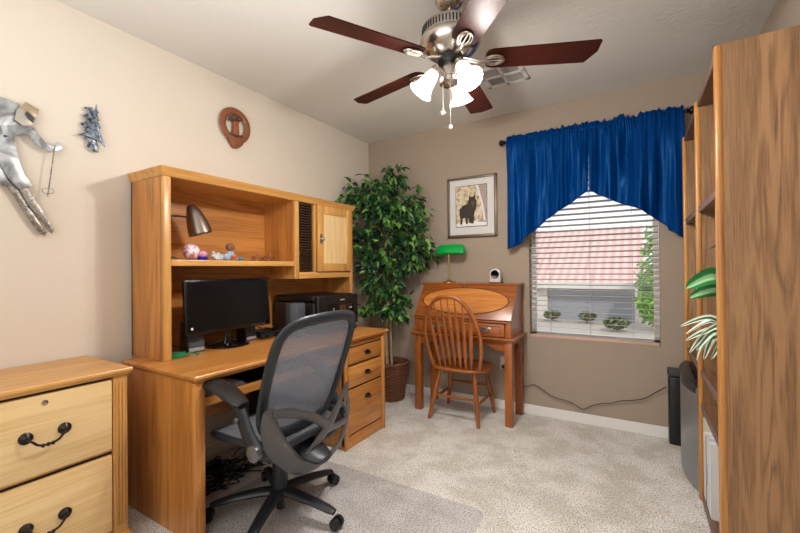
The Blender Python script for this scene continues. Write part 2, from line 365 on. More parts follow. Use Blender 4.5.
def cards(mb, c, r, n, size, sc=(1, 1, 1), rnd=random):
    for _ in range(n):
        d = Vector((rnd.gauss(0, 1), rnd.gauss(0, 1), rnd.gauss(0, 1))).normalized() * r * rnd.random() ** .4
        p = Vector(c) + Vector((d.x * sc[0], d.y * sc[1], d.z * sc[2])); q = Vector((rnd.gauss(0, 1), rnd.gauss(0, 1), rnd.gauss(0, 1))).normalized()
        u = q.orthogonal().normalized() * size * rnd.uniform(.6, 1.2); w = q.cross(u).normalized() * size * .5
        vs = [mb.bm.verts.new(p + a) for a in (-u, w * .9 + u * .1, u, -w * .9 + u * .1)]; mb.bm.faces.new(vs)
random.seed(4)
for (x, y, w, lab) in ((.35, 8.3, .22, 'low dark green bush at the far left of the window view'), (1.25, 8.3, .22, 'low green bush in the middle of the window view'), (1.98, 7.2, .27, 'olive bush at the right of the window view by the driveway')):
    t = thing('bush', lab, 'bush', (x, y, -.3), 'bushes outside the window'); f = MB(); cards(f, (x, y, -.1), w, 700, .06, (1, 1, .5)); f.build('foliage', bush_m, t, smooth=False)
    MB().cyl((x, y, -.32), (x, y, -.1), .02).build('stem', M_BARK, t)
t = thing('tree', 'bright green leafy tree at the right side outside the window', 'tree', (2.75, 7.6, -.3))
f = MB()
for k in range(14): cards(f, (2.78 + random.uniform(-.22, .3), 7.6 + random.uniform(-.3, .3), .1 + k * .145), .3, 170, .07)
f.build('foliage', tree_m, t, smooth=False); MB().sweep([(2.75, 7.6, -.32), (2.78, 7.6, .6), (2.75, 7.6, 1.8)], [.06, .05, .02], 8).build('trunk', M_BARK, t)

# ================================================================== BLIND, ROD, VALANCE
bl = thing('window_blind', 'white horizontal slat blind hanging in the window under the blue valance', 'blinds', (2.1, .045, WZ0))
NS = int((2.12 - (WZ0 + .05)) / .0435)
for i in range(NS):
    z = WZ0 + .045 + i * .0435; t = bmesh.new(); bmesh.ops.create_cube(t, size=1)
    for v in t.verts: v.co = Vector((v.co.x * (WX1 - WX0 - .012), v.co.y * .050, v.co.z * .003))
    t.transform(Matrix.Rotation(math.radians(-9), 4, 'X')); t.transform(Matrix.Translation(((WX0 + WX1) / 2, .032, z)))
    MB().add(t).build('slat', M_SLAT, bl, smooth=False)
MB().box(WX0 + .004, WX1 - .004, .002, .056, WZ0 + .0035, WZ0 + .024, .003).build('bottom_rail', plain('blind_rail', hx(214, 178, 156), rough=.45), bl)
MB().box(WX0 + .003, WX1 - .003, .003, .06, 2.11, 2.158, .003).build('head_rail', M_SLAT, bl)
for x in (WX0 + .16, (WX0 + WX1) / 2, WX1 - .17):
    m = MB(); m.cyl((x, .004, WZ0 + .02), (x, .004, 2.12), .0014, seg=6); m.cyl((x, .06, WZ0 + .02), (x, .06, 2.12), .0014, seg=6); m.build('ladder_cord', M_CORD, bl)
m = MB(); m.cyl((WX1 - .075, -.004, 1.36), (WX1 - .075, -.004, 2.12), .0016, seg=6); m.lathe([(.004, .03), (.009, .0), (.005, -.004)], (WX1 - .075, -.004, 1.34), 10); m.build('pull_cord', M_CORD, bl)
m = MB(); m.cyl((WX0 + .07, -.004, 1.28), (WX0 + .07, -.004, 2.12), .0016, seg=6); m.lathe([(.004, .03), (.009, .0), (.005, -.004)], (WX0 + .07, -.004, 1.26), 10); m.build('pull_cord', M_CORD, bl)

rod = thing('curtain_rod', 'black curtain rod with round finials above the window', 'curtain rod', (2.09, -.08, 2.28))
MB().cyl((1.48, -.08, 2.28), (2.71, -.08, 2.28), .011).build('rod', M_ROD, rod)
for x, s in ((1.475, -1), (2.715, 1)):
    MB().lathe([(.012, 0), (.019, .005), (.013, .012), (.025, .024), (.027, .034), (.022, .046), (.008, .054)], (x, -.08, 2.28), 20, Matrix.Rotation(s * PI / 2, 4, 'Y')).build('finial', M_ROD, rod)
for x in (1.50, 2.695):
    m = MB(); m.box(x - .008, x + .008, -.09, -.003, 2.262, 2.272); m.box(x - .014, x + .014, -.006, 0, 2.23, 2.31, .002); m.build('bracket', M_ROD, rod)

def valance(name, x0, x1, bottom, label, seed, rightslit=False):
    rnd = random.Random(seed); nx, nz = 150, 46; m = MB(); rows = []
    ph = [rnd.uniform(0, 6.28) for _ in range(6)]
    L = x1 - x0
    for i in range(nx + 1):
        u = i / nx; x = x0 + u * L; zb = bottom(x)
        col = []
        for j in range(nz + 1):
            v = j / nz; z = 2.325 + (zb - 2.325) * v
            # gathers: tight puckers near the rod, soft irregular folds below
            nf = lambda f, o, g=0: noise.noise(Vector((x * f + o, v * g + seed, seed * 3.7)))
            tight = .016 * nf(60, 0) + .008 * nf(130, 5)
            wide = .10 * nf(10, 2, .7) + .030 * nf(21, 9, .9) + .005 * nf(50, 4, 1.2)
            k = min(1, max(0, (2.25 - z) / .22)); kt = math.exp(-max(0, 2.26 - z) / .05)
            y = -.108 + tight * (.25 + kt) + wide * (.2 + .9 * k)
            if z > 2.298: y = -.084 + tight * 1.8; z += .030 * nf(34, 1) + .014 * nf(80, 3)
            elif z > 2.262: y = -.100 + .5 * tight
            col.append(m.bm.verts.new((x + .006 * noise.noise(Vector((x * 8, z * 5, seed))) * min(1, 12 * u, 12 * (1 - u)) - (.004 * v * (u if seed == 3 else u - 1)), min(y, -.055 if z < 2.26 else -.094) if z < 2.298 else y, z)))
        rows.append(col)
    for i in range(nx):
        for j in range(nz): m.bm.faces.new((rows[i][j], rows[i + 1][j], rows[i + 1][j + 1], rows[i][j + 1]))
    o = m.build(name, M_VELVET); sd = o.modifiers.new('thick', 'SOLIDIFY'); sd.thickness = .003
    return tag(o, label, 'curtain')
def interp(tab):
    def f(x):
        if x <= tab[0][0]: return tab[0][1]
        for (a, b), (c, d) in zip(tab, tab[1:]):
            if x <= c: return b + (d - b) * (x - a) / (c - a)
        return tab[-1][1]
    return f
valance('valance', 1.487, 2.1095, interp([(1.483, 1.375), (1.56, 1.405), (1.64, 1.458), (1.73, 1.54), (1.806, 1.605), (1.88, 1.645), (1.933, 1.686), (2.02, 1.75), (2.111, 1.802)]), 'left blue velvet valance panel on the rod, long point at its left', 3)
valance('valance', 2.1105, 2.70, interp([(2.111, 1.802), (2.2, 1.745), (2.337, 1.681), (2.45, 1.615), (2.543, 1.551), (2.6, 1.50), (2.605, 1.475), (2.65, 1.44), (2.69, 1.412)]), 'right blue velvet valance panel on the rod, long point at its right beside the bookcase', 8)

# ================================================================== CEILING FAN
FX, FY = 1.663, -1.645
fan = thing('ceiling_fan', 'brushed nickel ceiling fan with five mahogany blades and three lit glass shades', 'ceiling fan', (FX, FY, H))
C0 = (FX, FY, 0)
MB().lathe([(.07, 2.549), (.073, 2.53), (.070, 2.50), (.055, 2.475), (.03, 2.462), (.02, 2.46)], C0, 40).build('canopy', M_NICKEL, fan)
MB().cyl((FX, FY, 2.30), (FX, FY, 2.47), .013).build('downrod', M_NICKEL, fan)
MB().lathe([(.03, 2.405), (.06, 2.40), (.10, 2.388), (.128, 2.374), (.134, 2.366), (.134, 2.322), (.142, 2.312), (.145, 2.298), (.138, 2.28), (.115, 2.255), (.09, 2.238), (.065, 2.228)], C0, 64).build('motor_housing', M_NICKEL, fan)
m = MB()
for k in range(54):
    a = 2 * PI * k / 54; ca, sa = math.cos(a), math.sin(a); t = bmesh.new(); bmesh.ops.create_cube(t, size=1)
    t.transform(Matrix.Diagonal((.004, .007, .032, 1))); t.transform(Matrix.Rotation(a, 4, 'Z')); t.transform(Matrix.Translation((FX + .1335 * ca, FY + .1335 * sa, 2.344))); m.add(t)
m.build('vent_slots', M_BLACKP, fan, smooth=False)
MB().lathe([(.05, 2.23), (.062, 2.226), (.062, 2.205), (.05, 2.20)], C0, 40).build('flywheel', M_BLACKP, fan)
MB().lathe([(.034, 2.205), (.04, 2.195), (.04, 2.135), (.052, 2.125), (.052, 2.105), (.03, 2.09), (.012, 2.085)], C0, 40).build('switch_housing', M_NICKEL, fan)
for k, ang in enumerate((240.3, 168.3, 96.3, 24.3, -47.7)):
    A = math.radians(ang); M = Matrix.Translation((FX, FY, 2.212)) @ Matrix.Rotation(A, 4, 'Z') @ Matrix.Rotation(math.radians(-12), 4, 'X')
    out = [(.165, -.03), (.175, -.052), (.20, -.06), (.66, -.068), (.668, -.062), (.668, .0), (.628, .068), (.20, .06), (.175, .052), (.165, .03)]
    t = MB(); t.prism(out, .006, (0, 0, 0), u=(1, 0, 0), v=(0, 1, 0)); bm = t.bm; bm.transform(M)
    b = t.build('blade', BLD['x'] if False else None, fan, smooth=False)
    b.data.materials[0] = BLD['y'] if abs(math.cos(A)) < .7 else BLD['x']
    # iron with open oval loops
    loops = MB()
    for rr in (.030, .018):
        pts = [(.205 + .045 * math.cos(q) * (rr / .03) ** .3, rr * math.sin(q), -.010) for q in [2 * PI * i / 24 for i in range(24)]]
        loops.sweep(pts, .0045, 8, closed=True)
    loops.sweep([(.165, 0, -.012), (.25, 0, -.010)], .004, 8)
    loops.sweep([(.045, 0, .01), (.09, 0, .0), (.13, 0, -.014), (.165, 0, -.012)], [.012, .010, .008, .007], 8, flat=(1.3, .7))
    loops.bm.transform(M); loops.build('blade_iron', M_NICKEL, fan)
for k, ang in enumerate((211, 331, 91)):
    A = math.radians(ang); d = Vector((math.cos(A), math.sin(A), 0))
    n0 = Vector((FX, FY, 2.168)) + d * .070; tilt = math.radians(36); ax = (d * math.sin(tilt) + Vector((0, 0, -1)) * math.cos(tilt))
    arm = MB(); arm.sweep(cat_mull([Vector((FX, FY, 2.125)) + d * .03, Vector((FX, FY, 2.175)) + d * .045, n0]), .008, 10)
    rot = Vector((0, 0, 1)).rotation_difference(ax).to_matrix().to_4x4() @ Matrix.Scale(.93, 4)
    arm.lathe([(.012, -.02), (.026, -.015), (.028, .012), (.022, .016)], n0, 20, rot); ar = arm.build('light_arm', M_NICKEL, fan)
    sh = MB(); sh.lathe([(.024, .008), (.028, .02), (.034, .04), (.038, .07), (.044, .10), (.056, .125), (.064, .135), (.061, .134), (.042, .102), (.035, .07), (.031, .04), (.02, .012)], n0, 32, rot, caps=False)
    s_ = sh.build('glass_shade', M_SHADE, fan)
    bb = MB(); bb.ball(n0 + ax * .07, .022, (1, 1, 1), 12); bb.build('bulb', emis('bulb_glow', (1, .9, .75, 1), 20), s_)
    light('POINT', 'fan_light', n0 + ax * .121, FAN_BULB_W, (1, .955, .90), shadow_soft_size=.04)
for (dx, dy, z1) in ((-.030, -.02, 1.955), (.012, -.03, 1.875)):
    m = MB(); m.cyl((FX + dx, FY + dy, z1 + .02), (FX + dx, FY + dy, 2.12), .0016, seg=6); m.build('pull_chain', M_NICKEL, fan)
    c = fan.children[-1]; MB().ball((FX + dx, FY + dy, z1 + .01), .009, (1, 1, 1.2), 12).build('chain_pull', M_WHITE, fan)

vent = thing('ceiling_vent', 'white louvred air vent in the ceiling behind the fan', 'vent', (1.65, -.71, H - .003))
m = MB(); vx0, vx1, vy0, vy1 = 1.50, 1.79, -.86, -.565
for (a0, a1, b0, b1) in ((vx0, vx1, vy0, vy0 + .025), (vx0, vx1, vy1 - .025, vy1), (vx0, vx0 + .025, vy0, vy1), (vx1 - .025, vx1, vy0, vy1), (1.636, 1.654, vy0, vy1), (vx0, vx1, -.722, -.704)): m.box(a0, a1, b0, b1, H - .012, H - .001)
m.build('frame', M_WHITE, vent, smooth=False)
MB().box(vx0 + .02, vx1 - .02, vy0 + .02, vy1 - .02, H - .003, H - .001).build('duct', plain('duct_dark', hx(70, 66, 62), rough=.9), vent, smooth=False)
m = MB()
for (q0, q1, r0, r1, dr) in ((vx0 + .025, 1.636, vy0 + .025, -.722, 0), (1.654, vx1 - .025, vy0 + .025, -.722, 1), (vx0 + .025, 1.636, -.704, vy1 - .025, 1), (1.654, vx1 - .025, -.704, vy1 - .025, 0)):
    for k in range(8):
        t = bmesh.new(); bmesh.ops.create_cube(t, size=1)
        if dr == 0: t.transform(Matrix.Diagonal((q1 - q0, .014, .0015, 1))); t.transform(Matrix.Rotation(.7, 4, 'X')); t.transform(Matrix.Translation(((q0 + q1) / 2, r0 + (k + .5) * (r1 - r0) / 8, H - .008)))
        else: t.transform(Matrix.Diagonal((.014, r1 - r0, .0015, 1))); t.transform(Matrix.Rotation(.7, 4, 'Y')); t.transform(Matrix.Translation((q0 + (k + .5) * (q1 - q0) / 8, (r0 + r1) / 2, H - .008)))
        m.add(t)
m.build('louvres', M_WHITE, vent, smooth=False)

# ================================================================== FILE CABINET
fc = thing('file_cabinet', 'oak two-drawer file cabinet at the left edge beside the computer desk', 'cabinet', (.25, -2.79, 0))
CY0, CY1 = -3.075, -2.505
MB().box(.02, .445, CY0 + .005, CY1 - .005,   .06, .767).build('body', OAKF['z'], fc, bevel=.002)
def slab(x0, x1, y0, y1, z0, z1, lip=.02):
    """table top with a moulded edge: ogee-like two step profile"""
    m = MB(); prof = [(0, z0), (.55, z0 + .25 * (z1 - z0)), (1, z0 + .6 * (z1 - z0)), (1, z1 - .12 * (z1 - z0)), (.85, z1)]
    t = bmesh.new(); rings = []
    for k, z in prof:
        e = lip * (k - 1); rings.append([t.verts.new(c) for c in ((x0 - e, y0 - e, z), (x1 + e, y0 - e, z), (x1 + e, y1 + e, z), (x0 - e, y1 + e, z))])
    for a, b in zip(rings, rings[1:]):
        for i in range(4): t.faces.new((a[i], a[(i + 1) % 4], b[(i + 1) % 4], b[i]))
    t.faces.new(rings[0][::-1]); t.faces.new(rings[-1]); return m.add(t)
slab(.015, .488, -3.092, -2.492, .766, .797, .016).build('top', OAKF['y'], fc, smooth=False)
MB().box(.02, .478, CY0 - .01, CY1 + .01, 0, .075, .008).build('plinth', OAKF['y'], fc)
for y0, y1 in ((CY1 - .055, CY1), (CY0, CY0 + .055)):
    m = MB(); m.box(.44, .463, y0, y1, .075, .766)
    for k in range(3): m.box(.462, .468, y0 + .009 + k * .0135, y0 + .018 + k * .0135, .11, .735, .003)
    m.build('fluted_post', OAKF['z'], fc)
for zc0, zc1, nm in ((.452, .753, 'up'), (.105, .428, 'lo')):
    d = MB().box(.44, .466, CY0 + .06, CY1 - .06, zc0, zc1, .003).build('drawer', OAKL['y'], fc)
    zh = zc0 + (.152 if nm == 'up' else .162)
    h = MB()
    for s in (-1, 1):
        h.lathe([(.022, 0), (.022, .004), (.016, .008), (.017, .012), (.008, .018), (.006, .03)], (.466, -2.788 + s * .058, zh), 20, Matrix.Rotation(PI / 2, 4, 'Y'))
    h.sweep(cat_mull([(.49, -2.846, zh), (.497, -2.834, zh - .012), (.498, -2.818, zh - .028), (.498, -2.79, zh - .034), (.498, -2.76, zh - .028), (.497, -2.744, zh - .012), (.49, -2.731, zh)]), .0044, 10)
    for yy in (-2.805, -2.79, -2.775): h.ball((.498, yy, zh - .034), .0085, (.9, .8, .9), 10)
    h.build('handle', M_IRON, d)
    if nm == 'up':
        lk = MB(); lk.lathe([(.010, 0), (.010, .003), (.006, .004)], (.466, -2.79, .722), 16, Matrix.Rotation(PI / 2, 4, 'Y')); lk.build('lock', M_NICKEL, d)
    MB().box(.438, .447, CY0 + .055, CY1 - .055, zc1 + .001, zc1 + .010).build('drawer_gap', M_INSIDE, fc, smooth=False)

# ================================================================== COMPUTER DESK
DY0, DY1 = -2.38, -.815
dk = thing('computer_desk', 'honey oak computer desk along the left wall with three right-hand drawers', 'desk', (.4, -1.6, 0))
slab(.11, .765, DY0 + .006, DY1, .722, .758, .022).build('desktop', OAK['y'], dk, smooth=False)
MB().box(.09, .715, -2.354, -2.327, 0, .722).build('side_panel', OAK['z'], dk, bevel=.003)
m = MB(); m.box(.700, .742, -2.360, -2.312, 0, .722, .006); m.box(.739, .746, -2.348, -2.324, .03, .70, .003); m.build('corner_post', OAK['z'], dk)
PY0, PY1 = -1.315, -.845
MB().box(.09, .722, PY0, PY1, .03, .722).build('pedestal', OAK['z'], dk, bevel=.002)
m = MB(); m.box(.70, .742, -.875, -.84, 0, .722, .006); m.build('corner_post', OAK['z'], dk)
MB().box(.70, .738, PY0, PY0 + .03, .0, .722, .004).build('corner_post', OAK['z'], dk)
MB().box(.10, .730, PY0 + .01, -.86, 0, .085, .003).build('plinth', OAK['y'], dk)
MB().box(.722, .734, PY0 + .03, -.88, .690, .714, .002).build('pullout_board', OAK['y'], dk)
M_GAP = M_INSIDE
for z0, z1 in ((.572, .680), (.412, .556), (.098, .398)):
    MB().box(.720, .7235, PY0 + .028, -.876, z0 - .006, z1 + .006).build('drawer_gap', M_GAP, dk, smooth=False)
    d = MB().box(.722, .738, PY0 + .034, -.882, z0, z1, .004).build('drawer', OAK['y'], dk)
    zc = (z0 + z1) / 2 if z1 - z0 < .2 else z1 - .085; yc = -1.07
    h = MB(); h.prism([(-.032, .004), (-.022, .014), (0, .018), (.022, .014), (.032, .004), (.022, -.010), (0, -.016), (-.022, -.010)], .004, (.740, yc, zc), u=(0, 1, 0), v=(0, 0, 1))
    h.sweep(cat_mull([(.742, yc - .024, zc + .004), (.758, yc - .018, zc - .004), (.762, yc, zc - .010), (.758, yc + .018, zc - .004), (.742, yc + .024, zc + .004)]), .004, 8); h.build('handle', M_IRON, d)
MB().box(.095, .11, -2.327, PY0, .30, .722).build('modesty_panel', OAK['y'], dk, smooth=False)
kt = MB(); kt.box(.36, .715, -2.322, PY0 - .005, .612, .628); kt.box(.70, .722, -2.325, PY0 - .005, .600, .642, .003); kt.build('keyboard_tray', OAK['y'], dk)
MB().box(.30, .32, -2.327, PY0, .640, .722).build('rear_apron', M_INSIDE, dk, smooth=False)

# things on the tray
kb = thing('keyboard', 'light grey keyboard on the desk tray', 'keyboard', (.60, -2.12, .628))
MB().box(.52, .68, -2.30, -2.05, .6285, .645, .004).build('base', M_SILV, kb)
m = MB()
for r in range(5):
    for c in range(14): m.box(.532 + r * .028, .554 + r * .028, -2.29 + c * .0168, -2.276 + c * .0168, .645, .651, .001)
m.build('keys', plain('key_grey', hx(200, 202, 204), rough=.6), kb, smooth=False)
ms = thing('mouse_pad', 'flat black mouse pad on the keyboard tray beside the keyboard', 'mouse pad', (.57, -1.75, .628))
MB().box(.47, .69, -2.02, -1.5, .6285, .634, .002).build('pad', M_BLACKP, ms)

# ================================================================== HUTCH
HB = .7585; HX = .346; HY0, HY1 = -2.284, -.70
hu = thing('desk_hutch', 'honey oak hutch standing on the computer desk, open shelf and a small cupboard', 'hutch', (.18, -1.5, HB))
MB().box(.02, .325, HY0, HY0 + .02, HB, 1.717).build('side_panel', OAK['z'], hu, bevel=.001)
MB().box(.318, HX, HY0, HY0 + .040, HB, 1.717, .003).build('stile', OAKF['z'], hu)
MB().box(.02, .325, -.75, -.73, HB, 1.717).build('side_panel', OAK['z'], hu, bevel=.001)
MB().box(.318, HX, -.76, -.725, HB, 1.717, .003).build('stile', OAKF['z'], hu)
MB().box(.02, .03, HY0, -.73, HB + .0, 1.717).build('back_panel', OAK['y'], hu, smooth=False)
m = MB(); t = bmesh.new(); rg = []
for k, z in ((0, 1.712), (.004, 1.716), (.010, 1.735), (.018, 1.750), (.020, 1.757), (.016, 1.760)):
    rg.append([t.verts.new(c) for c in ((.018, HY0 - k - .002, z), (HX + k + .003, HY0 - k - .002, z), (HX + k + .003, -.725 + k, z), (.018, -.725 + k, z))])
for a, b in zip(rg, rg[1:]):
    for i in range(4): t.faces.new((a[i], a[(i + 1) % 4], b[(i + 1) % 4], b[i]))
t.faces.new(rg[0][::-1]); t.faces.new(rg[-1]); m.add(t); m.build('crown', OAKF['y'], hu, smooth=False)
m = MB(); m.box(.03, .30, HY0 + .02, -1.385, 1.262, 1.280); m.box(.30, HX - .006, HY0 + .04, -1.385, 1.248, 1.282, .004); m.build('shelf', OAKF['y'], hu)
MB().box(.03, .325, -1.386, -1.365, 1.186, 1.717).build('divider', OAK['z'], hu, smooth=False)
MB().box(.3255, HX, -1.386, -1.343, 1.158, 1.712, .002).build('stile', OAKF['z'], hu)
m = MB(); m.box(.03, .325, -1.386, -.75, 1.158, 1.1855); m.box(.318, HX, -1.343, -.76, 1.158, 1.205, .003); m.build('cupboard_floor', OAKF['y'], hu)
MB().box(.05, .15, -1.343, -1.19, 1.2, 1.715).build('rack_inside', M_INSIDE, hu, smooth=False)
m = MB()
for k in range(26): m.box(.24, .335, -1.342, -1.193, 1.212 + k * .0194, 1.219 + k * .0194, .002)
m.build('disc_rack', M_TAMB, hu)
MB().box(.318, HX, -1.190, -1.168, 1.2, 1.717, .002).build('stile', OAKF['z'], hu)
dr = MB(); y0, y1, z0, z1, w = -1.166, -.762, 1.208, 1.712, .062
dr.box(.346, .365, y0, y0 + w, z0, z1, .003); dr.box(.346, .365, y1 - w, y1, z0, z1, .003); dr.box(.346, .3645, y0 + w, y1 - w, z0, z0 + w, .003); dr.box(.346, .3645, y0 + w, y1 - w, z1 - w, z1, .003)
door = dr.build('door', OAKF['z'], hu)
MB().box(.35, .357, y0 + w - .004, y1 - w + .004, z0 + w - .004, z1 - w + .004).build('door_panel', OAKL['z'], door)
k = MB(); k.lathe([(.012, 0), (.008, .006), (.006, .014), (.014, .018), (.015, .024), (.008, .03)], (.365, y0 + .03, 1.455), 16, Matrix.Rotation(PI / 2, 4, 'Y'))
k.prism([(-.012, -.03), (0, -.042), (.012, -.03), (.010, 0), (.012, .03), (0, .042), (-.012, .03), (-.010, 0)], .003, (.3665, y0 + .03, 1.455), u=(0, 1, 0), v=(0, 0, 1)); k.build('knob', M_NICKEL, door)

# ------------------------------------------------------------------ on the desk
mo = thing('monitor', 'flat black computer monitor standing on the desk under the hutch shelf', 'monitor', (.24, -1.84, HB))
def tiltM(c, deg): return Matrix.Translation(c) @ Matrix.Rotation(math.radians(deg), 4, 'Y') @ Matrix.Translation(-Vector(c))
TM = tiltM((.3, -1.88, 1.0), -4)
m = MB(); m.box(.28, .305, -2.15, -1.575, .862, 1.172, .008, 3); m.bm.transform(TM); m.build('bezel', M_BLACKG, mo)
m = MB(); m.box(.3045, .3062, -2.132, -1.593, .886, 1.156); m.bm.transform(TM); m.build('screen', M_SCREEN, mo, smooth=False)
m = MB(); m.box(.255, .285, -2.05, -1.72, .92, 1.11, .01); m.bm.transform(TM); m.build('back_shell', M_BLACKP, mo)
def lettering(name, txt, size, loc, mat, parent, tilt=0):
    cu = bpy.data.curves.new(name, 'FONT'); cu.body = txt; cu.size = size; cu.extrude = .0004; cu.align_x = 'CENTER'; cu.align_y = 'CENTER'; cu.space_character = 1.15
    q = bpy.data.objects.new(name, cu); COL.objects.link(q); dg = bpy.context.evaluated_depsgraph_get(); me = bpy.data.meshes.new_from_object(q.evaluated_get(dg)); bpy.data.objects.remove(q)
    o = bpy.data.objects.new(name, me); COL.objects.link(o); me.materials.clear(); me.materials.append(mat)
    # text faces +x, reads along +y
    me.transform(Matrix(((0, 0, 1, 0), (1, 0, 0, 0), (0, 1, 0, 0), (0, 0, 0, 1)))); me.transform(Matrix.Rotation(math.radians(tilt), 4, 'Y')); me.transform(Matrix.Translation(Vector(loc) - parent.location)); o.parent = parent; return o
lettering('logo', 'SAMSUNG', .0155, (.3095, -1.862, .874), M_SILV, mo, -4)
for i in range(5):
    m = MB(); m.box(.3052, .3064, -1.72 + i * .022, -1.717 + i * .022, .872, .875); m.bm.transform(TM); m.build('button_mark', M_PAPER, mo, smooth=False)
m = MB(); m.box(.3064, .3068, -2.122, -2.110, .893, .906); m.bm.transform(TM); m.build('sticker', M_PAPER, mo, smooth=False)
m = MB(); m.sweep([(.25, -1.85, .772), (.25, -1.85, .80), (.258, -1.85, .88), (.262, -1.85, .94)], [.03, .022, .02, .03], 16, flat=(1.2, .6)); m.build('neck', M_BLACKG, mo)
m = MB(); m.lathe([(1, 0), (1.0, .006), (.85, .012), (.3, .018), (.25, .02)], (0, 0, 0), 40, Matrix.Diagonal((.108, .125, 1, 1))); m.bm.transform(Matrix.Translation((.245, -1.84, HB))); m.build('base', M_BLACKG, mo)

def speaker(y, x, w, d, h, lab, rz=0):
    s = thing('speaker', lab, 'speaker', (x, y, HB), 'computer speakers on the desk', local=True, rz=rz)
    m = MB(); m.prism([(-d / 2, .0), (d / 2 + .012, .0), (d / 2 + .012, .03), (d / 2 - .02, h), (-d / 2 + .01, h)], w, (0, 0, 0), u=(1, 0, 0), v=(0, 0, 1), bev=.005); m.build('cabinet', M_BLACKP, s)
    m = MB(); m.prism([(-w / 2 + .006, .032), (w / 2 - .006, .032), (w / 2 - .006, h - .012), (-w / 2 + .006, h - .012)], .004, (0, 0, 0), u=(0, 1, 0), v=(0, 0, 1)); 
    ang = math.atan2(-.032, h - .03); 
    for v in m.bm.verts: v.co.x += d / 2 + .0135 - (v.co.z - .03) * .032 / (h - .03)
    m.build('grille', M_SPK, s, smooth=False)
    m = MB(); m.box(d / 2 + .008, d / 2 + .016, -w / 2 + .005, w / 2 - .005, .006, .026, .002); m.build('silver_base_strip', M_SILV, s)
    return s
speaker(-2.05, .20, .095, .10, .17, 'small black computer speaker left of the monitor', math.radians(-8))
speaker(-1.66, .17, .085, .09, .15, 'small black computer speaker right of the monitor stand', math.radians(0))
s3 = thing('speaker', 'tall slate grey angled speaker box left of the printer', 'speaker', (.40, -1.50, HB))
m = MB(); m.prism([(-.03, -.045), (.02, -.045), (.065, -.02), (.065, .05), (-.03, .05)], .235, (.39, -1.445, HB + .1185), u=(1, 0, 0), v=(0, 1, 0), bev=.006); m.build('cabinet', M_SPK, s3)

pr = thing('printer', 'black box-shaped inkjet printer at the right end of the desk', 'printer', (.28, -1.09, HB))
MB().box(.05, .47, -1.325, -.862, HB + .002, .985, .012, 3).build('body', M_BLACKP, pr)
MB().box(.06, .46, -1.318, -.869, .987, 1.033, .012, 3).build('scanner_lid', M_PRINT, pr)
m = MB(); m.box(.465, .505, -1.322, -.866, .800, 1.028, .010, 3); m.build('front_panel', M_PRINT, pr)
m = MB(); m.box(.500, .512, -1.22, -.92, .90, .968, .004); m.build('control_panel', M_SCREEN, pr)
m = MB(); m.box(.5115, .5128, -1.10, -1.03, .908, .955); m.build('display', plain('printer_display', hx(70, 52, 40), rough=.2), pr, smooth=False)
MB().box(.504, .5062, -1.085, -1.035, .990, .999).build('badge', M_SILV, pr, smooth=False)
MB().box(.5115, .5128, -1.17, -1.162, .92, .94).build('panel_mark', M_SILV, pr, smooth=False)
MB().box(.5115, .513, -.985, -.955, .925, .935).build('panel_mark', M_SILV, pr, smooth=False)
MB().box(.44, .52, -1.29, -.90, HB + .004, .79, .006).build('paper_tray', M_BLACKP, pr)

# clutter of cables behind the monitor
random.seed(11)
cb = MB()
for k in range(11):
    y = random.uniform(-1.60, -1.40); pts = [(random.uniform(.1, .30), y + random.uniform(-.08, .1), HB + random.uniform(.004, .07)) for _ in range(6)]
    cb.sweep(cat_mull(pts, 6), .0035, 6)
o = cb.build('cable_tangle', M_CABLE); tag(o, 'tangle of black cables on the desk between monitor and printer', 'cables', kind='stuff')
cb = MB()
for k in range(3): cb.sweep(cat_mull([(.04 + .02 * k, -2.26 + .01 * k, .98 - .05 * k), (.06, -2.20 + .02 * k, .86), (.10 + .02 * k, -2.15, HB + .05), (.13, -2.10, HB + .03)], 6), .0025, 6)
tag(cb.build('speaker_wire', M_CABLE), 'thin dark wires hanging on the hutch back behind the left speaker', 'wire')
rt = thing('router', 'small flat black router box behind the cables on the desk', 'router', (.14, -1.50, HB))
MB().box(.07, .20, -1.57, -1.42, HB + .001, HB + .04, .006).build('case', M_BLACKP, rt)
g = MB(); 
for k in range(3): g.sweep([(.30 + .03 * math.cos(q) * (1 - .1 * k), -2.19 + .038 * math.sin(q), HB + .006 + .007 * k + .004 * math.sin(2 * q)) for q in [2 * PI * i / 28 for i in range(28)]], .0045, 8, closed=True)
g.sweep(cat_mull([(.32, -2.17, HB + .01), (.34, -2.14, HB + .02), (.33, -2.11, HB + .012), (.35, -2.10, HB + .006)]), .005, 8)
tag(g.build('ribbon_coil', M_CLEARPL), 'small coil of green ribbon at the left end of the desktop', 'ribbon')

# under the desk
tw = thing('computer_tower', 'black computer tower in the shadow under the desk', 'computer', (.3, -1.5, 0))
MB().box(.14, .52, -1.62, -1.42, .005, .43, .008).build('case', M_BLACKP, tw)
MB().box(.518, .528, -1.615, -1.425, .02, .42, .004).build('front_panel', M_BLACKG, tw)
random.seed(5); cb = MB()
for k in range(14):
    y = random.uniform(-2.25, -1.75); pts = [(random.uniform(.1, .5), y + random.uniform(-.15, .25), .006 + random.uniform(0, .05)) for _ in range(7)]
    cb.sweep(cat_mull(pts, 6), .0035, 6)
tag(cb.build('cable_tangle', M_CABLE), 'tangle of black cables on the carpet under the desk', 'cables', kind='stuff')
ps = thing('power_strip', 'black power strip on the carpet under the computer desk', 'power strip', (.2, -2.0, 0))
MB().box(.12, .18, -2.15, -1.85, .002, .04, .005).build('case', M_BLACKP, ps)

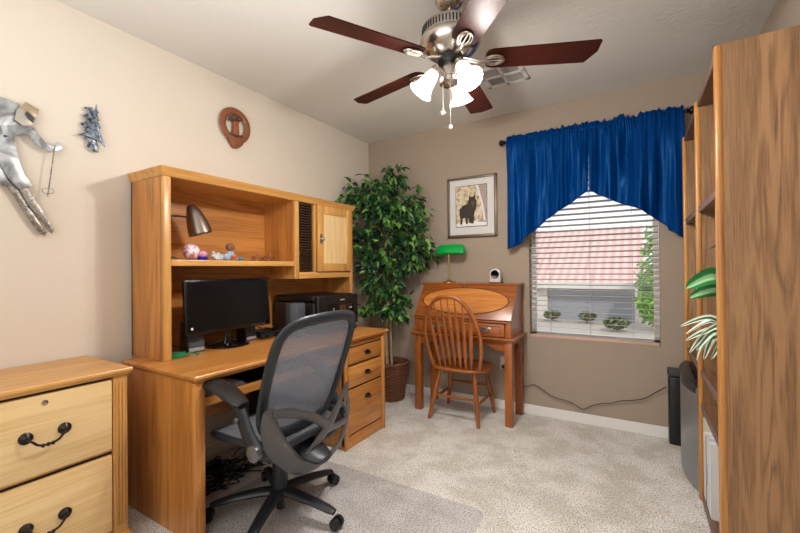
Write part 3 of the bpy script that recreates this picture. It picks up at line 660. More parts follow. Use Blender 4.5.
# lamp on the hutch shelf
SH = 1.283
lp = thing('gooseneck_lamp', 'pewter gooseneck desk lamp with bell shade on the hutch shelf', 'lamp', (.20, -2.20, SH))
MB().lathe([(.055, 0), (.055, .008), (.045, .016), (.015, .022), (.009, .03)], (.22, -2.205, SH), 32).build('base', M_LAMPM, lp)
MB().sweep(cat_mull([(.22, -2.215, SH + .02), (.22, -2.235, 1.36), (.22, -2.235, 1.46), (.22, -2.215, 1.51), (.22, -2.17, 1.527), (.22, -2.09, 1.530)], 8), .0055, 10).build('gooseneck', M_IRON, lp)
rot = Matrix.Rotation(math.radians(16), 4, 'X')
rot = Matrix.Rotation(math.radians(14), 4, 'X') @ Matrix.Rotation(math.radians(-10), 4, 'Y')
m = MB(); m.lathe([(.006, .10), (.018, .097), (.028, .085), (.04, .055), (.05, .02), (.060, -.03), (.066, -.078), (.063, -.078), (.056, -.03), (.046, .02), (.036, .055), (.015, .092), (.004, .094)], (.22, -2.03, 1.512), 40, rot, caps=False); sh = m.build('lamp_shade', M_LAMPM, lp)
MB().ball((.22, -2.02, 1.47), .022, (1, 1, 1.2), 14).build('bulb', M_PAPER, sh)

# glass ornaments on the shelf
random.seed(2)
G_CL = glass('crystal', (.96, .97, 1, 1)); G_PK = glass('pink_glass', (.95, .55, .72, 1)); G_BL = plain('blue_enamel', hx(30, 20, 150), rough=.15); G_AM = glass('amber_glass', (.7, .38, .22, 1)); G_RD = plain('coral_glass', hx(236, 96, 70), rough=.15)
def orn(name, lab, x, y, grp='glass ornaments on the hutch shelf'): return thing(name, lab, 'ornament', (x, y, SH), grp)
t = orn('glass_globe', 'clear and pink glass globe under the lamp shade on the hutch shelf', .24, -2.075); MB().ball((.24, -2.075, SH + .048), .046, (1, 1, 1), 24).build('globe', art_mat('pink_swirl', hx(236, 232, 236), hx(206, 112, 140), 0, .08, 26), t)
MB().lathe([(.02, 0), (.018, .006)], (.24, -2.075, SH), 16).build('foot', G_CL, t)
t = orn('glass_paperweight', 'small pink glass paperweight with deep blue base on the hutch shelf', .27, -2.025); MB().lathe([(.026, 0), (.029, .006), (.028, .018), (.025, .02)], (.27, -2.025, SH), 24).build('base', G_BL, t); MB().ball((.27, -2.025, SH + .034), .026, (1, 1, .8), 16).build('dome', plain('rose_glass', hx(222, 160, 190), rough=.1, noise_amt=.25, nscale=60), t)
t = orn('crystal_figurine', 'clear cut crystal animal figurine left of the stacked ornaments', .25, -1.925); m = MB()
for d in ((0, 0, .02, .022), (0, .022, .018, .018), (0, -.02, .03, .017), (.01, -.026, .045, .010), (-.01, .03, .03, .012), (.0, .012, .036, .012)): m.gem((.25 + d[0], -1.925 + d[1], SH + d[2]), d[3] * 1.2)
m.build('body', plain('crystal_white', hx(208, 214, 228), rough=.08, noise_amt=.5, nscale=90), t, smooth=False)
t = orn('crystal_figurine', 'cut crystal figurine with coral red heart in the middle of the hutch shelf', .26, -1.835); m = MB()
for d in ((0, -.02, .022, .024), (0, .02, .022, .024), (0, .0, .042, .020), (-.01, .045, .016, .016), (-.01, -.045, .024, .014)): m.gem((.255 + d[0], -1.835 + d[1], SH + d[2]), d[3] * 1.15)
m.build('body', plain('crystal_blue', hx(168, 190, 214), rough=.08, noise_amt=.6, nscale=90), t, smooth=False); MB().gem((.285, -1.825, SH + .022), .017, (1, 1.2, .9)).build('heart', G_RD, t, smooth=False)
t = orn('glass_ball', 'amber brown glass ball resting on top of the crystal figurines', .255, -1.835); t.location.z = SH + .062; MB().ball((.255, -1.835, SH + .084), .028, (1, 1, .9), 20).build('ball', plain('amber_ball', hx(136, 92, 74), rough=.1, noise_amt=.5, nscale=60), t)
t = orn('glass_fish', 'small teal and clear glass fish at the right of the crystal figurines', .25, -1.765); m = MB(); m.gem((.25, -1.765, SH + .014), .016, (.8, 1.3, .9)); m.gem((.25, -1.742, SH + .012), .009, (.6, 1, 1.3)); m.build('body', plain('teal_glass', hx(60, 140, 160), rough=.1, noise_amt=.5, nscale=90), t, smooth=False)
def bike(y, lab, s=1.0):
    t = thing('metal_figurine', lab, 'ornament', (.25, y, SH), 'metal figurines on the hutch shelf')
    for dy in (-.03, .03):
        m = MB(); m.sweep([(.25, y + dy * s + .012 * s * math.cos(q), SH + .015 * s + .012 * s * math.sin(q)) for q in [2 * PI * i / 16 for i in range(16)]], .0025, 6, closed=True); m.build('wheel', M_IRON, t)
    m = MB(); m.sweep(cat_mull([(.25, y - .045 * s, SH + .034 * s), (.25, y - .03 * s, SH + .015 * s), (.25, y, SH + .014 * s), (.25, y + .03 * s, SH + .015 * s)]), .003, 6); m.sweep(cat_mull([(.25, y - .02 * s, SH + .03 * s), (.25, y, SH + .026 * s), (.25, y + .03 * s, SH + .022 * s)]), .006, 8); m.ball((.25, y + .006 * s, SH + .038 * s), .009 * s); m.build('body', plain('copper', hx(176, 130, 110), rough=.3, metal=.7), t)
bike(-1.63, 'small copper and iron wire motorcycle figurine on the hutch shelf'); bike(-1.535, 'small copper wire figurine nearest the hutch divider', 1.1)

# clear chair mat under the office chair
def matmat():
    m, n, l, b = newmat('clear_vinyl'); b.inputs['Base Color'].default_value = hx(214, 212, 216); b.inputs['Roughness'].default_value = .4
    t = n.new('ShaderNodeBsdfTransparent'); t.inputs[0].default_value = (.95, .95, .955, 1); ms = n.new('ShaderNodeMixShader'); ms.inputs[0].default_value = .09; l.new(t.outputs[0], ms.inputs[1]); l.new(b.outputs[0], ms.inputs[2]); l.new(ms.outputs[0], n['Material Output'].inputs[0]); return m
def rc(x, y, r, a0): return [(x + r * math.cos(a0 + PI / 2 * i / 6), y + r * math.sin(a0 + PI / 2 * i / 6)) for i in range(7)]
mo_ = rc(1.70, -2.84, .06, -PI / 2) + rc(1.70, -1.53, .06, 0) + rc(.56, -1.53, .06, PI / 2) + [(.50, -2.28), (.80, -2.30), (.80, -2.90)]
m = MB(); m.prism(mo_, .0025, (0, 0, .0018), u=(1, 0, 0), v=(0, 1, 0)); tag(m.build('chair_mat', matmat(), smooth=False), 'clear vinyl chair mat on the carpet under the office chair', 'chair mat')

# ================================================================== OFFICE CHAIR
oc = thing('office_chair', 'charcoal mesh-back office chair on casters in front of the computer desk', 'chair', (.86, -1.99, .0035), local=True, rz=math.radians(2))
hubm = MB(); hubm.lathe([(.045, .085), (.055, .09), (.055, .12), (.035, .13)], (0, 0, 0), 24); hubm.build('hub', M_CHBASE, oc)
for ang in (151, 79, 7, -65, -137):
    A = math.radians(ang - 2); d = Vector((math.cos(A), math.sin(A), 0))
    m = MB(); P = [d * .03 + Vector((0, 0, .108)), d * .10 + Vector((0, 0, .108)), d * .20 + Vector((0, 0, .098)), d * .29 + Vector((0, 0, .082)), d * .325 + Vector((0, 0, .074))]
    m.sweep(P, [.034, .032, .028, .024, .018], 12, flat=(1.05, .62), up=(0, 0, 1)); lg = m.build('leg', M_CHBASE, oc)
    c = d * .325; sd = Vector((-d.y, d.x, 0)); w = MB()
    for s in (-1, 1): w.cyl(c + sd * s * .006 + Vector((0, 0, .028)) + d * .012, c + sd * s * .026 + Vector((0, 0, .028)) + d * .012, .028, .026, 20)
    w.build('caster', M_BLACKP, oc)
MB().cyl((0, 0, .02), (0, 0, .085), .02).build('column_end', M_CHBASE, oc)
m = MB(); m.cyl((0, 0, .11), (0, 0, .28), .038); m.cyl((0, 0, .28), (0, 0, .375), .024); m.lathe([(.038, .26), (.042, .28), (.042, .32), (.034, .325)], (0, 0, 0), 20); m.build('gas_column', M_CHBASE, oc)
m = MB(); m.box(-.12, .14, -.085, .085, .365, .415, .015, 3); m.sweep([(.02, -.08, .385), (.0, -.20, .38), (-.01, -.24, .38)], .006, 8); m.build('tilt_mechanism', M_CHBASE, oc)
# seat: curved mesh pan inside a frame
def seat_surface(dz=0, rx=.245, ry=.25, thick=0):
    pass
m = MB(); n = 20; G = []
for i in range(n + 1):
    row = []
    for j in range(n + 1):
        u = i / n * 2 - 1; v = j / n * 2 - 1
        su = u * math.sqrt(1 - v * v * .22); sv = v * math.sqrt(1 - u * u * .22)
        x = -.01 + su * .235; y = sv * .245; z = .452 - .012 * (1 - su * su) * (1 - sv * sv) - (.03 * max(0, (-su - .6) / .4) ** 2) + .02 * max(0, (abs(sv) - .8)) 
        row.append(m.bm.verts.new((x, y, z)))
    G.append(row)
for i in range(n):
    for j in range(n): m.bm.faces.new((G[i][j], G[i + 1][j], G[i + 1][j + 1], G[i][j + 1]))
M_MESHS = plain('seat_weave', hx(104, 106, 112), rough=.6, noise_amt=.35, nscale=220, bump=.6, bscale=300)
o = m.build('seat', M_MESHS, oc); sd = o.modifiers.new('t', 'SOLIDIFY'); sd.thickness = .012; sd.offset = -1
ring = []
for q in range(48):
    a = 2 * PI * q / 48; c_, s_ = math.cos(a), math.sin(a); k = (abs(c_) ** 5 + abs(s_) ** 5) ** (-1 / 5)
    x = -.01 + .236 * c_ * k; y = .247 * s_ * k; ring.append((x, y, .445 - .03 * max(0, (-c_ * k - .6) / .4) ** 2))
MB().sweep(ring, .015, 10, closed=True, flat=(1, 1.1), up=(0, 0, 1)).build('seat_frame', M_CHAIRF, oc)
m = MB()
for y in (-.12, .12): m.sweep([(-.20, y, .425), (.0, y, .40), (.19, y, .425)], .012, 8, flat=(1.6, .8), up=(0, 0, 1))
m.build('seat_support', M_CHBASE, oc)
# backrest (local x rearwards)
def backx(z): return .205 + .375 * (z - .6) + .35 * max(0, z - .8) ** 2 * 0
def back_outline(hw_b, hw_t, z0, z1, n=64, dx=0):
    pts = []
    for q in range(n):
        a = 2 * PI * q / n; c_, s_ = math.cos(a), math.sin(a); ex_ = 6.5 if s_ > 0 else 4.5; k = (abs(c_) ** ex_ + abs(s_) ** ex_) ** (-1 / ex_)
        v = (s_ * k + 1) / 2; z = z0 + (z1 - z0) * v; hw = hw_b + (hw_t - hw_b) * v + .015 * math.sin(PI * v)
        zz = z + (.02 * (1 - (c_ * k) ** 2) if v > .5 else 0)
        y = hw * c_ * k; pts.append(Vector((backx(zz) + dx - .03 * (abs(y) / .25) ** 2, y - .02 - .02 * v, zz)))
    return pts
fr = back_outline(.232, .252, .475, .985)
MB().sweep(fr, .026, 12, closed=True, flat=(1.0, .62), up=(1, 0, -.37)).build('back_frame', M_CHAIRF, oc)
m = MB(); n = 18; G = []
for i in range(n + 1):
    row = []
    for j in range(n + 1):
        u = i / n * 2 - 1; v = j / n * 2 - 1; su = u * math.sqrt(1 - v * v * .16); sv = v * math.sqrt(1 - u * u * .16)
        vv = (sv + 1) / 2; z = .48 + .51 * vv; hw = .230 + .022 * vv; y = hw * su
        row.append(m.bm.verts.new((backx(z) - .03 * (abs(y) / .25) ** 2 - .004, y - .02 - .02 * vv, z)))
    G.append(row)
for i in range(n):
    for j in range(n): m.bm.faces.new((G[i][j], G[i + 1][j], G[i + 1][j + 1], G[i][j + 1]))
m.build('back_mesh', meshfab('chair_mesh', hx(150, 158, 176), .30, 420), oc)
def ribbon(m, pts, w, th=.016, n=5):
    """flat bar in the (y, z) plane behind the backrest; pts (y, z), w width list"""
    P = cat_mull([Vector((0, a, b)) for a, b in pts], n); ws = []
    for i in range(len(P)):
        t = i / (len(P) - 1) * (len(pts) - 1); k = min(int(t), len(pts) - 2); f = t - k; ws.append((w[k] * (1 - f) + w[k + 1] * f) / 2 if isinstance(w, (list, tuple)) else w / 2)
    Q = [Vector((.232 + .22 * (p.z - .5) + .035 - .03 * (abs(p.y) / .25) ** 2, p.y, p.z)) for p in P]
    m.sweep(Q, ws, 12, flat=(1, .0) if False else (1, th / (2 * max(ws))), up=(1, 0, -.2))
m = MB()
ribbon(m, [(-.30, .645), (-.292, .58), (-.25, .49), (-.19, .41), (-.11, .33), (-.02, .287), (.09, .275), (.19, .285), (.262, .33), (.278, .41), (.262, .49), (.225, .56), (.19, .64)], [.06, .085, .10, .09, .08, .062, .05, .045, .045, .04, .035, .03, .022], .022)
ribbon(m, [(-.285, .625), (-.20, .607), (-.10, .565), (.0, .505), (.07, .455)], [.04, .05, .042, .045, .06], .018)
ribbon(m, [(-.05, .35), (.02, .41), (.08, .465), (.14, .54), (.19, .635)], [.06, .06, .075, .045, .022], .018)
ribbon(m, [(.06, .445), (.15, .425), (.27, .41)], [.06, .04, .045], .018)
m.build('lumbar_support', M_GUN, oc)
# lower yoke joining support, arms and mechanism
m = MB()
m.sweep(cat_mull([(.30, -.0, .33), (.25, 0, .345), (.16, 0, .375), (.08, 0, .39)]), [.03, .05, .06, .06], 12, flat=(1.4, .55), up=(0, 0, 1))
for s in (-1, 1):
    m.sweep(cat_mull([(.14, s * .02, .385), (.19, s * .13, .395), (.19, s * .22, .42), (.12, s * .268, .455)]), [.035, .034, .034, .028], 12, flat=(.8, 1.1))
m.build('yoke', M_CHAIRF, oc)
for s in (-1, 1):
    y = s * .285
    m = MB(); m.sweep(cat_mull([(.165, y, .448), (.12, y, .50), (.085, y, .56), (.06, y, .61), (.02, y, .640)]), [.036, .034, .032, .030, .026], 12, flat=(.5, 1.15), up=(1, 0, .6)); ar = m.build('armrest', M_CHAIRF, oc)
    p = MB(); P = cat_mull([(-.235, y - s * .008, .668), (-.20, y - s * .006, .69), (-.12, y, .700), (-.03, y + s * .004, .685), (.05, y + s * .006, .655), (.095, y + s * .006, .638)], 5); nn = len(P)
    p.sweep(P, [.052 * (max(.25, math.sin(PI * (i + .6) / (nn + .2))) ** .35) for i in range(nn)], 14, flat=(1, .46), up=(0, 0, 1)); p.build('arm_pad', M_BLACKP, ar)
    q = MB(); q.lathe([(.034, -.014), (.036, .0), (.034, .014), (.014, .018)], (.165, y + s * .012, .45), 28, Matrix.Rotation(-s * PI / 2, 4, 'X')); q.build('pivot_cap', plain('dark_satin', hx(120, 122, 126), rough=.3, metal=.6), ar)
    q = MB(); q.lathe([(.013, -.005), (.013, .010), (.008, .014)], (.065, y + s * .016, .575), 16, Matrix.Rotation(-s * PI / 2, 4, 'X')); q.build('arm_button', M_GUN, ar)

# ================================================================== SECRETARY DESK
SX0, SX1, SYF = .745, 1.592, -.375
se = thing('secretary_desk', 'amber oak slant-front secretary desk against the back wall under the framed picture', 'desk', (1.17, -.19, 0))
for (x, y) in ((SX0, SYF), (SX1 - .058, SYF), (SX0, -.075), (SX1 - .058, -.075)):
    m = MB(); m.box(x, x + .058, y, y + .055, 0, .66, .003); m.build('leg', AMB['z'], se)
def apron(x0, x1, y, horizontal=True):
    L = x1 - x0; pts = [(0, .658), (L, .658), (L, .58)]
    for k in range(17):
        t = 1 - k / 16; q = abs(2 * t - 1); z = .578 + .040 * (1 - q ** 6) if q < .9 else .578 + .0
        z = .575 + .045 * (1 if q < .62 else max(0, 1 - ((q - .62) / .26)) if q < .88 else 0) ; pts.append((L * t * .98 + L * .01, z))
    pts.append((0, .58)); return pts
m = MB(); m.prism(apron(SX0 + .058, SX1 - .058, 0), .018, (SX0 + .058, SYF + .02, 0), u=(1, 0, 0), v=(0, 0, 1)); m.build('front_apron', AMB['x'], se, smooth=False)
for x in (SX0 + .015, SX1 - .015):
    m = MB(); m.prism(apron(-.32, -.075, 0), .018, (x, -.32, 0), u=(0, 1, 0), v=(0, 0, 1)); m.build('side_apron', AMB['y'], se, smooth=False)
slab(SX0 - .03, SX1 + .03, SYF - .03, -.016, .655, .680, .014).build('ledge', AMB['x'], se, smooth=False)
m = MB(); prof = [(SYF, .678), (SYF, .800), (-.17, 1.078), (-.018, 1.078), (-.018, .678)]
for x in (SX0 + .004, SX1 - .018 - .004):
    m = MB(); m.prism(prof, .018, (x + .009, 0, 0), u=(0, 1, 0), v=(0, 0, 1)); m.build('side_panel', AMB['z'], se, smooth=False)
MB().box(SX0, SX1, -.03, -.018, .68, 1.078).build('back_panel', AMB['x'], se, smooth=False)
slab(SX0 - .012, SX1 + .012, -.20, -.014, 1.076, 1.094, .008).build('top', AMB['x'], se, smooth=False)
m = MB(); m.box(SX0 + .02, SX1 - .02, SYF + .012, -.03, .682, .79); m.build('drawer_case', AMB['x'], se, smooth=False)
for x in (SX0 + .01, SX1 - .045): MB().box(x, x + .035, SYF - .002, SYF + .014, .680, .795, .003).build('drawer_stile', AMB['z'], se)
MB().box(SX0, SX1, SYF - .012, SYF + .01, .793, .808, .005).build('moulding', AMB['x'], se)
d = MB().box(SX0 + .055, SX1 - .055, SYF - .006, SYF + .013, .690, .785, .004).build('drawer', AMB['x'], se)
m = MB(); 
for (a0, a1, b0, b1) in ((SX0 + .085, SX1 - .085, .765, .769), (SX0 + .085, SX1 - .085, .706, .710), (SX0 + .085, SX0 + .089, .706, .769), (SX1 - .089, SX1 - .085, .706, .769)): m.box(a0, a1, SYF - .0075, SYF - .0055, b0, b1)
m.build('inlay_line', plain('dark_inlay', hx(60, 24, 8), rough=.4), d, smooth=False)
for xc in (.97, 1.385):
    h = MB(); h.box(xc - .045, xc + .045, SYF - .0085, SYF - .0055, .725, .758, .003)
    h.sweep(cat_mull([(xc - .032, SYF - .008, .742), (xc - .03, SYF - .024, .738), (xc, SYF - .028, .732), (xc + .03, SYF - .024, .738), (xc + .032, SYF - .008, .742)]), .005, 8); h.build('handle', M_NICKEL, d)
# slanted lid in its own plane
dy, dz = -.17 - SYF, 1.078 - .80; Ls = math.hypot(dy, dz); vv = Vector((0, dy / Ls, dz / Ls)); nn_ = Vector((1, 0, 0)).cross(vv)
O = Vector(((SX0 + SX1) / 2, SYF, .804)) + nn_ * .004; hw = (SX1 - SX0) / 2 - .002
lid = MB(); lid.prism([(-hw, .006), (hw, .006), (hw, Ls - .008), (-hw, Ls - .008)], .018, O, u=(1, 0, 0), v=vv, bev=.002); lid = lid.build('slant_lid', AMB['x'], se)
def oval(rx, rz, n=56, c=(-.005, .165)): return [(c[0] + rx * math.cos(2 * PI * i / n), c[1] + rz * math.sin(2 * PI * i / n)) for i in range(n)]
m = MB(); m.prism(oval(.382, .132, c=(0, Ls / 2)), .003, O + nn_ * .0095, u=(1, 0, 0), v=vv); m.build('oval_border', plain('dark_inlay_2', hx(70, 30, 10), rough=.4), lid, smooth=False)
m = MB(); m.prism(oval(.374, .124, c=(0, Ls / 2)), .003, O + nn_ * .0110, u=(1, 0, 0), v=vv); m.build('oval_panel', VEN['x'], lid, smooth=False)
m = MB(); m.ball(O + nn_ * .022 + vv * (Ls - .035) + Vector((-.02, 0, 0)), .012, (1, 1, 1), 14); m.cyl(O + nn_ * .008 + vv * (Ls - .035) + Vector((-.02, 0, 0)), O + nn_ * .02 + vv * (Ls - .035) + Vector((-.02, 0, 0)), .005); m.build('knob', M_NICKEL, lid)

# Banker's lamp
TZ = 1.0945
bk = thing('bankers_lamp', 'brass desk lamp with bright green glass shade on the secretary desk', 'lamp', (.965, -.12, TZ))
MB().lathe([(.062, 0), (.062, .006), (.045, .014), (.02, .018), (.010, .03), (.008, .04)], (.965, -.12, TZ), 32, ).build('base', M_BRASS, bk)
m = MB(); m.cyl((.965, -.12, TZ + .03), (.965, -.12, 1.385), .0055); m.lathe([(.009, 0), (.009, .02)], (.965, -.12, 1.33), 14); m.build('stem', M_BRASS, bk)
# shade: half-barrel with rounded ends
m = MB(); xs = [(-.132, .25), (-.130, .6), (-.122, .82), (-.10, .96), (-.06, 1), (0, 1), (.06, 1), (.10, .96), (.122, .82), (.130, .6), (.132, .25)]
rows = []
for dx, k in xs:
    rows.append([m.bm.verts.new((.985 + dx, -.115 - .050 * math.cos(q) * (.75 + .25 * k), 1.352 + .088 * math.sin(q) * k)) for q in [PI * i / 16 for i in range(17)]])
for a, b in zip(rows, rows[1:]):
    for i in range(16): m.bm.faces.new((a[i], a[i + 1], b[i + 1], b[i]))
for r in (rows[0], rows[-1]): m.bm.faces.new(r)
o = m.build('shade', M_GREENG, bk); sd = o.modifiers.new('t', 'SOLIDIFY'); sd.thickness = .004
m = MB(); m.sweep([(.845, -.115, 1.385), (.965, -.118, 1.386), (1.125, -.115, 1.385)], .004, 8); m.ball((.84, -.115, 1.385), .010); m.build('socket_bar', M_BRASS, bk)
m = MB(); m.cyl((1.075, -.13, 1.22), (1.075, -.13, 1.38), .0012, seg=6); m.ball((1.075, -.13, 1.215), .005, seg=8); m.build('pull_chain', M_BRASS, bk)

ck = thing('mantel_clock', 'small silver arched desk clock on the secretary desk', 'clock', (1.395, -.12, TZ))
arch = [(-.045, 0), (.045, 0), (.045, .07)] + [(.045 * math.cos(q), .07 + .045 * math.sin(q)) for q in [PI * i / 14 for i in range(1, 14)]] + [(-.045, .07)]
m = MB(); m.prism(arch, .045, (1.395, -.125, TZ + .008), u=(1, 0, 0), v=(0, 0, 1), bev=.002); m.build('case', plain('clock_silver', hx(214, 208, 204), rough=.35, metal=0), ck)
MB().box(1.345, 1.445, -.155, -.095, TZ, TZ + .01, .002).build('foot', M_POT, ck)
MB().lathe([(.034, 0), (.036, .003), (.034, .006), (.029, .006)], (1.395, -.147, TZ + .075), 32, Matrix.Rotation(PI / 2, 4, 'X')).build('bezel', M_IRON, ck)
MB().lathe([(.029, 0), (.029, .004)], (1.395, -.149, TZ + .075), 32, Matrix.Rotation(PI / 2, 4, 'X')).build('dial', M_PAPER, ck)
m = MB(); m.box(1.3938, 1.3962, -.1545, -.1535, TZ + .073, TZ + .097); t = bmesh.new(); bmesh.ops.create_cube(t, size=1); t.transform(Matrix.Diagonal((.02, .001, .0024, 1))); t.transform(Matrix.Translation((.009, 0, 0))); t.transform(Matrix.Rotation(-.6, 4, 'Y')); t.transform(Matrix.Translation((1.395, -.154, TZ + .075))); m.add(t); m.build('hands', M_BLACKP, ck, smooth=False)

# framed picture
pf = thing('picture_frame', 'framed photo of a dark wolf-like animal in snow on the back wall', 'picture', (1.145, -.012, 1.50))
fx0, fx1, fz0, fz1 = .912, 1.378, 1.503, 2.052
m = MB()
for (a0, a1, b0, b1) in ((fx0, fx1, fz0, fz0 + .024), (fx0, fx1, fz1 - .024, fz1), (fx0, fx0 + .024, fz0, fz1), (fx1 - .024, fx1, fz0, fz1)): m.box(a0, a1, -.028, -.002, b0, b1, .005)
m.build('frame', plain('frame_pewter', hx(122, 108, 92), rough=.35, metal=.5), pf)
MB().box(fx0 + .02, fx1 - .02, -.014, -.004, fz0 + .02, fz1 - .02).build('mat_board', plain('mat_board', hx(216, 214, 214), rough=.9), pf, smooth=False)
ix0, ix1, iz0, iz1 = fx0 + .085, fx1 - .092, fz0 + .098, fz1 - .085
MB().box(ix0 - .005, ix1 + .005, -.0155, -.0135, iz0 - .005, iz1 + .005).build('mat_bevel', M_BLACKP, pf, smooth=False)
def printmat():
    m, n, l, b = newmat('wildlife_print'); tc = n.new('ShaderNodeTexCoord'); nz = n.new('ShaderNodeTexNoise'); nz.inputs['Scale'].default_value = 26; nz.inputs['Detail'].default_value = 4
    l.new(tc.outputs['Object'], nz.inputs[0]); rp = n.new('ShaderNodeValToRGB'); e = rp.color_ramp.elements; e[0].position = .38; e[0].color = hx(150, 134, 92); e[1].position = .6; e[1].color = hx(226, 206, 190)
    x = e.new(.48); x.color = hx(204, 190, 150); l.new(nz.outputs['Fac'], rp.inputs[0]); l.new(rp.outputs[0], b.inputs['Base Color']); b.inputs['Roughness'].default_value = .5; return m
MB().box(ix0, ix1, -.0165, -.015, iz0, iz1).build('print', printmat(), pf, smooth=False)
pw, ph_ = ix1 - ix0, iz1 - iz0
def flat(name, pts, y, mat): m = MB(); m.prism([(ix0 + a * pw, iz0 + b * ph_) for a, b in pts], .0006, (0, y, 0), u=(1, 0, 0), v=(0, 0, 1)); return m.build(name, mat, pf, smooth=False)
flat('print_snow', [(.01, .01), (.99, .01), (.99, .2), (.8, .15), (.6, .12), (.4, .07), (.2, .12), (.01, .06)], -.0172, plain('snow_ink', hx(232, 234, 240), rough=.6))
flat('print_birch', [(.70, .10), (.99, .08), (.99, .99), (.74, .99), (.80, .7), (.86, .4), (.84, .2)], -.0173, plain('birch_ink', hx(170, 150, 140), rough=.6, noise_amt=.6, nscale=120))
flat('print_birch', [(.66, .99), (.74, .99), (.9, .5), (.97, .12), (.90, .12), (.84, .5)], -.0176, plain('birch_light', hx(226, 222, 224), rough=.6, noise_amt=.15, nscale=90))
flat('print_animal', [(.13, .06), (.20, .05), (.22, .2), (.30, .22), (.33, .06), (.39, .06), (.40, .22), (.44, .08), (.58, .06), (.60, .3), (.67, .45), (.68, .62), (.64, .68), (.645, .78), (.58, .73), (.50, .72), (.44, .77), (.425, .66), (.38, .56), (.22, .52), (.12, .44), (.11, .3), (.15, .2)], -.018, plain('wolf_ink', hx(52, 38, 34), rough=.6, noise_amt=.6, nscale=70))
flat('print_muzzle', [(.50, .55), (.56, .47), (.62, .55), (.60, .62), (.52, .62)], -.0185, plain('muzzle_ink', hx(90, 66, 58), rough=.6, noise_amt=.4, nscale=90))

# ================================================================== WINDSOR CHAIR
wc = thing('windsor_chair', 'amber oak arrow-back windsor chair pushed up to the secretary desk', 'chair', (1.16, -.32, 0), local=True, rz=math.radians(1))
m = MB(); n = 56; top = []; prof = [(.80, -.018), (.97, -.016), (1.0, -.004), (.985, .006), (.93, .010), (.75, .002), (.4, -.004), (.0, -.004)]
def sh_(a):
    c_, s_ = math.cos(a), math.sin(a); k = (abs(c_) ** 2.8 + abs(s_) ** 2.8) ** (-1 / 2.8); return .022 + .240 * c_ * k * (1 - .06 * s_), .205 * s_ * k
rings = [[m.bm.verts.new((sh_(2 * PI * i / n)[0] * r, sh_(2 * PI * i / n)[1] * r, .424 + z)) for i in range(n)] for r, z in prof[:-1]]
cv = m.bm.verts.new((.02, 0, .420)); m.bm.faces.new(rings[0][::-1])
for a, b in zip(rings, rings[1:]):
    for i in range(n): m.bm.faces.new((a[i], a[(i + 1) % n], b[(i + 1) % n], b[i]))
for i in range(n): m.bm.faces.new((rings[-1][i], rings[-1][(i + 1) % n], cv))
m.build('seat', AMB['x'], wc)
LEGS = {}
for key, (tx, ty, bx, by) in dict(bl=(-.145, -.13, -.215, -.185), br=(.145, -.13, .205, -.19), fl=(-.15, .12, -.21, .20), fr=(.15, .12, .215, .20)).items():
    P0 = Vector((tx + .01, ty, .408)); P1 = Vector((bx, by, 0)); L = P1 - P0
    f = [0, .06, .1, .14, .3, .5, .62, .66, .70, .85, 1]; r = [.012, .015, .0175, .015, .018, .0195, .019, .016, .018, .0155, .012]
    MB().sweep([P0 + L * t for t in f], r, 14).build('leg', AMB['z'], wc); LEGS[key] = (P0, L)
at = lambda k, t: LEGS[k][0] + LEGS[k][1] * t
for a, b, t in (('bl', 'br', .52), ('fl', 'fr', .42), ('bl', 'fl', .60), ('br', 'fr', .60)):
    A, B = at(a, t), at(b, t); MB().sweep([A, A.lerp(B, .25), A.lerp(B, .5), A.lerp(B, .75), B], [.008, .010, .0125, .010, .008], 12).build('stretcher', AMB['x'], wc)
def bow(t):                        # t 0..1 from left foot to right foot of the bow
    a = PI * (1 - t); c_, s_ = math.cos(a), math.sin(a); z = .434 + .576 * (s_ ** .66 if s_ > 0 else 0); f = (z - .434) / .576
    x = .195 * c_ / max(.001, abs(c_)) * (abs(c_) ** .78)
    x *= 1 + .22 * math.sin(PI * min(1, f * .95)) * (1 - .0 * f)
    return Vector((x + .012, -.155 - .17 * f, z))
B = [bow(i / 60) for i in range(61)]
MB().sweep(B, .0125, 12, flat=(1.25, .95), up=(0, 1, 0)).build('bow', AMB['z'], wc)
for k in range(7):
    u = (k - 3) / 3; x0 = u * .130; x1 = u * .175
    # find where the bow is above x1
    zt = max((b.z for b in B if abs(b.x - x1 - .012) < .02), default=.95); P0 = Vector((x0 + .012, -.160, .431)); P1 = Vector((x1 + .012, -.155 - .17 * (zt - .434) / .576, zt))
    f = [0, .12, .25, .34, .42, .52, .66, .75, .85, .96, 1]; r = [.006, .0075, .007, .010, .016, .017, .011, .008, .007, .006, .005]; r = [.005, .0135, .015, .016, .016, .016, .016, .015, .006, .005, .005]; f = [0, .14, .2, .34, .42, .52, .62, .70, .84, .96, 1]
    MB().sweep([P0.lerp(P1, t) for t in f], r, 10, flat=(1, .45), up=(0, 1, .3)).build('arrow_spindle', AMB['z'], wc)

# ================================================================== FICUS
fi = thing('ficus_tree', 'tall leafy ficus tree in a brown wicker basket in the corner', 'plant', (.40, -.25, 0))
def spiral(c, r, z, row, n=120):
    out = []
    for i in range(n):
        a = 2 * PI * i / n; rr = r + .009 * (1 if (row % 2) else -1) * math.sin(a * 15); out.append((c[0] + rr * math.cos(a), c[1] + rr * math.sin(a), z))
    return out
bc = (.40, -.245); wk = plain('wicker', hx(118, 74, 50), rough=.55, noise_amt=.45, nscale=40); M_ = MB()
for row in range(24):
    z = .012 + row * .0138; r = .128 + .047 * (z / .34); M_.sweep(spiral(bc, r, z, row), .0085, 6, closed=True, flat=(.55, .95), up=(0, 0, 1))
for k in range(30):
    a = 2 * PI * (k + .5) / 30; M_.sweep([(bc[0] + r_ * math.cos(a), bc[1] + r_ * math.sin(a), z_) for r_, z_ in ((.128, .005), (.175, .34))], .004, 6)
bs = M_.build('wicker_basket', wk, fi)
rm = MB()
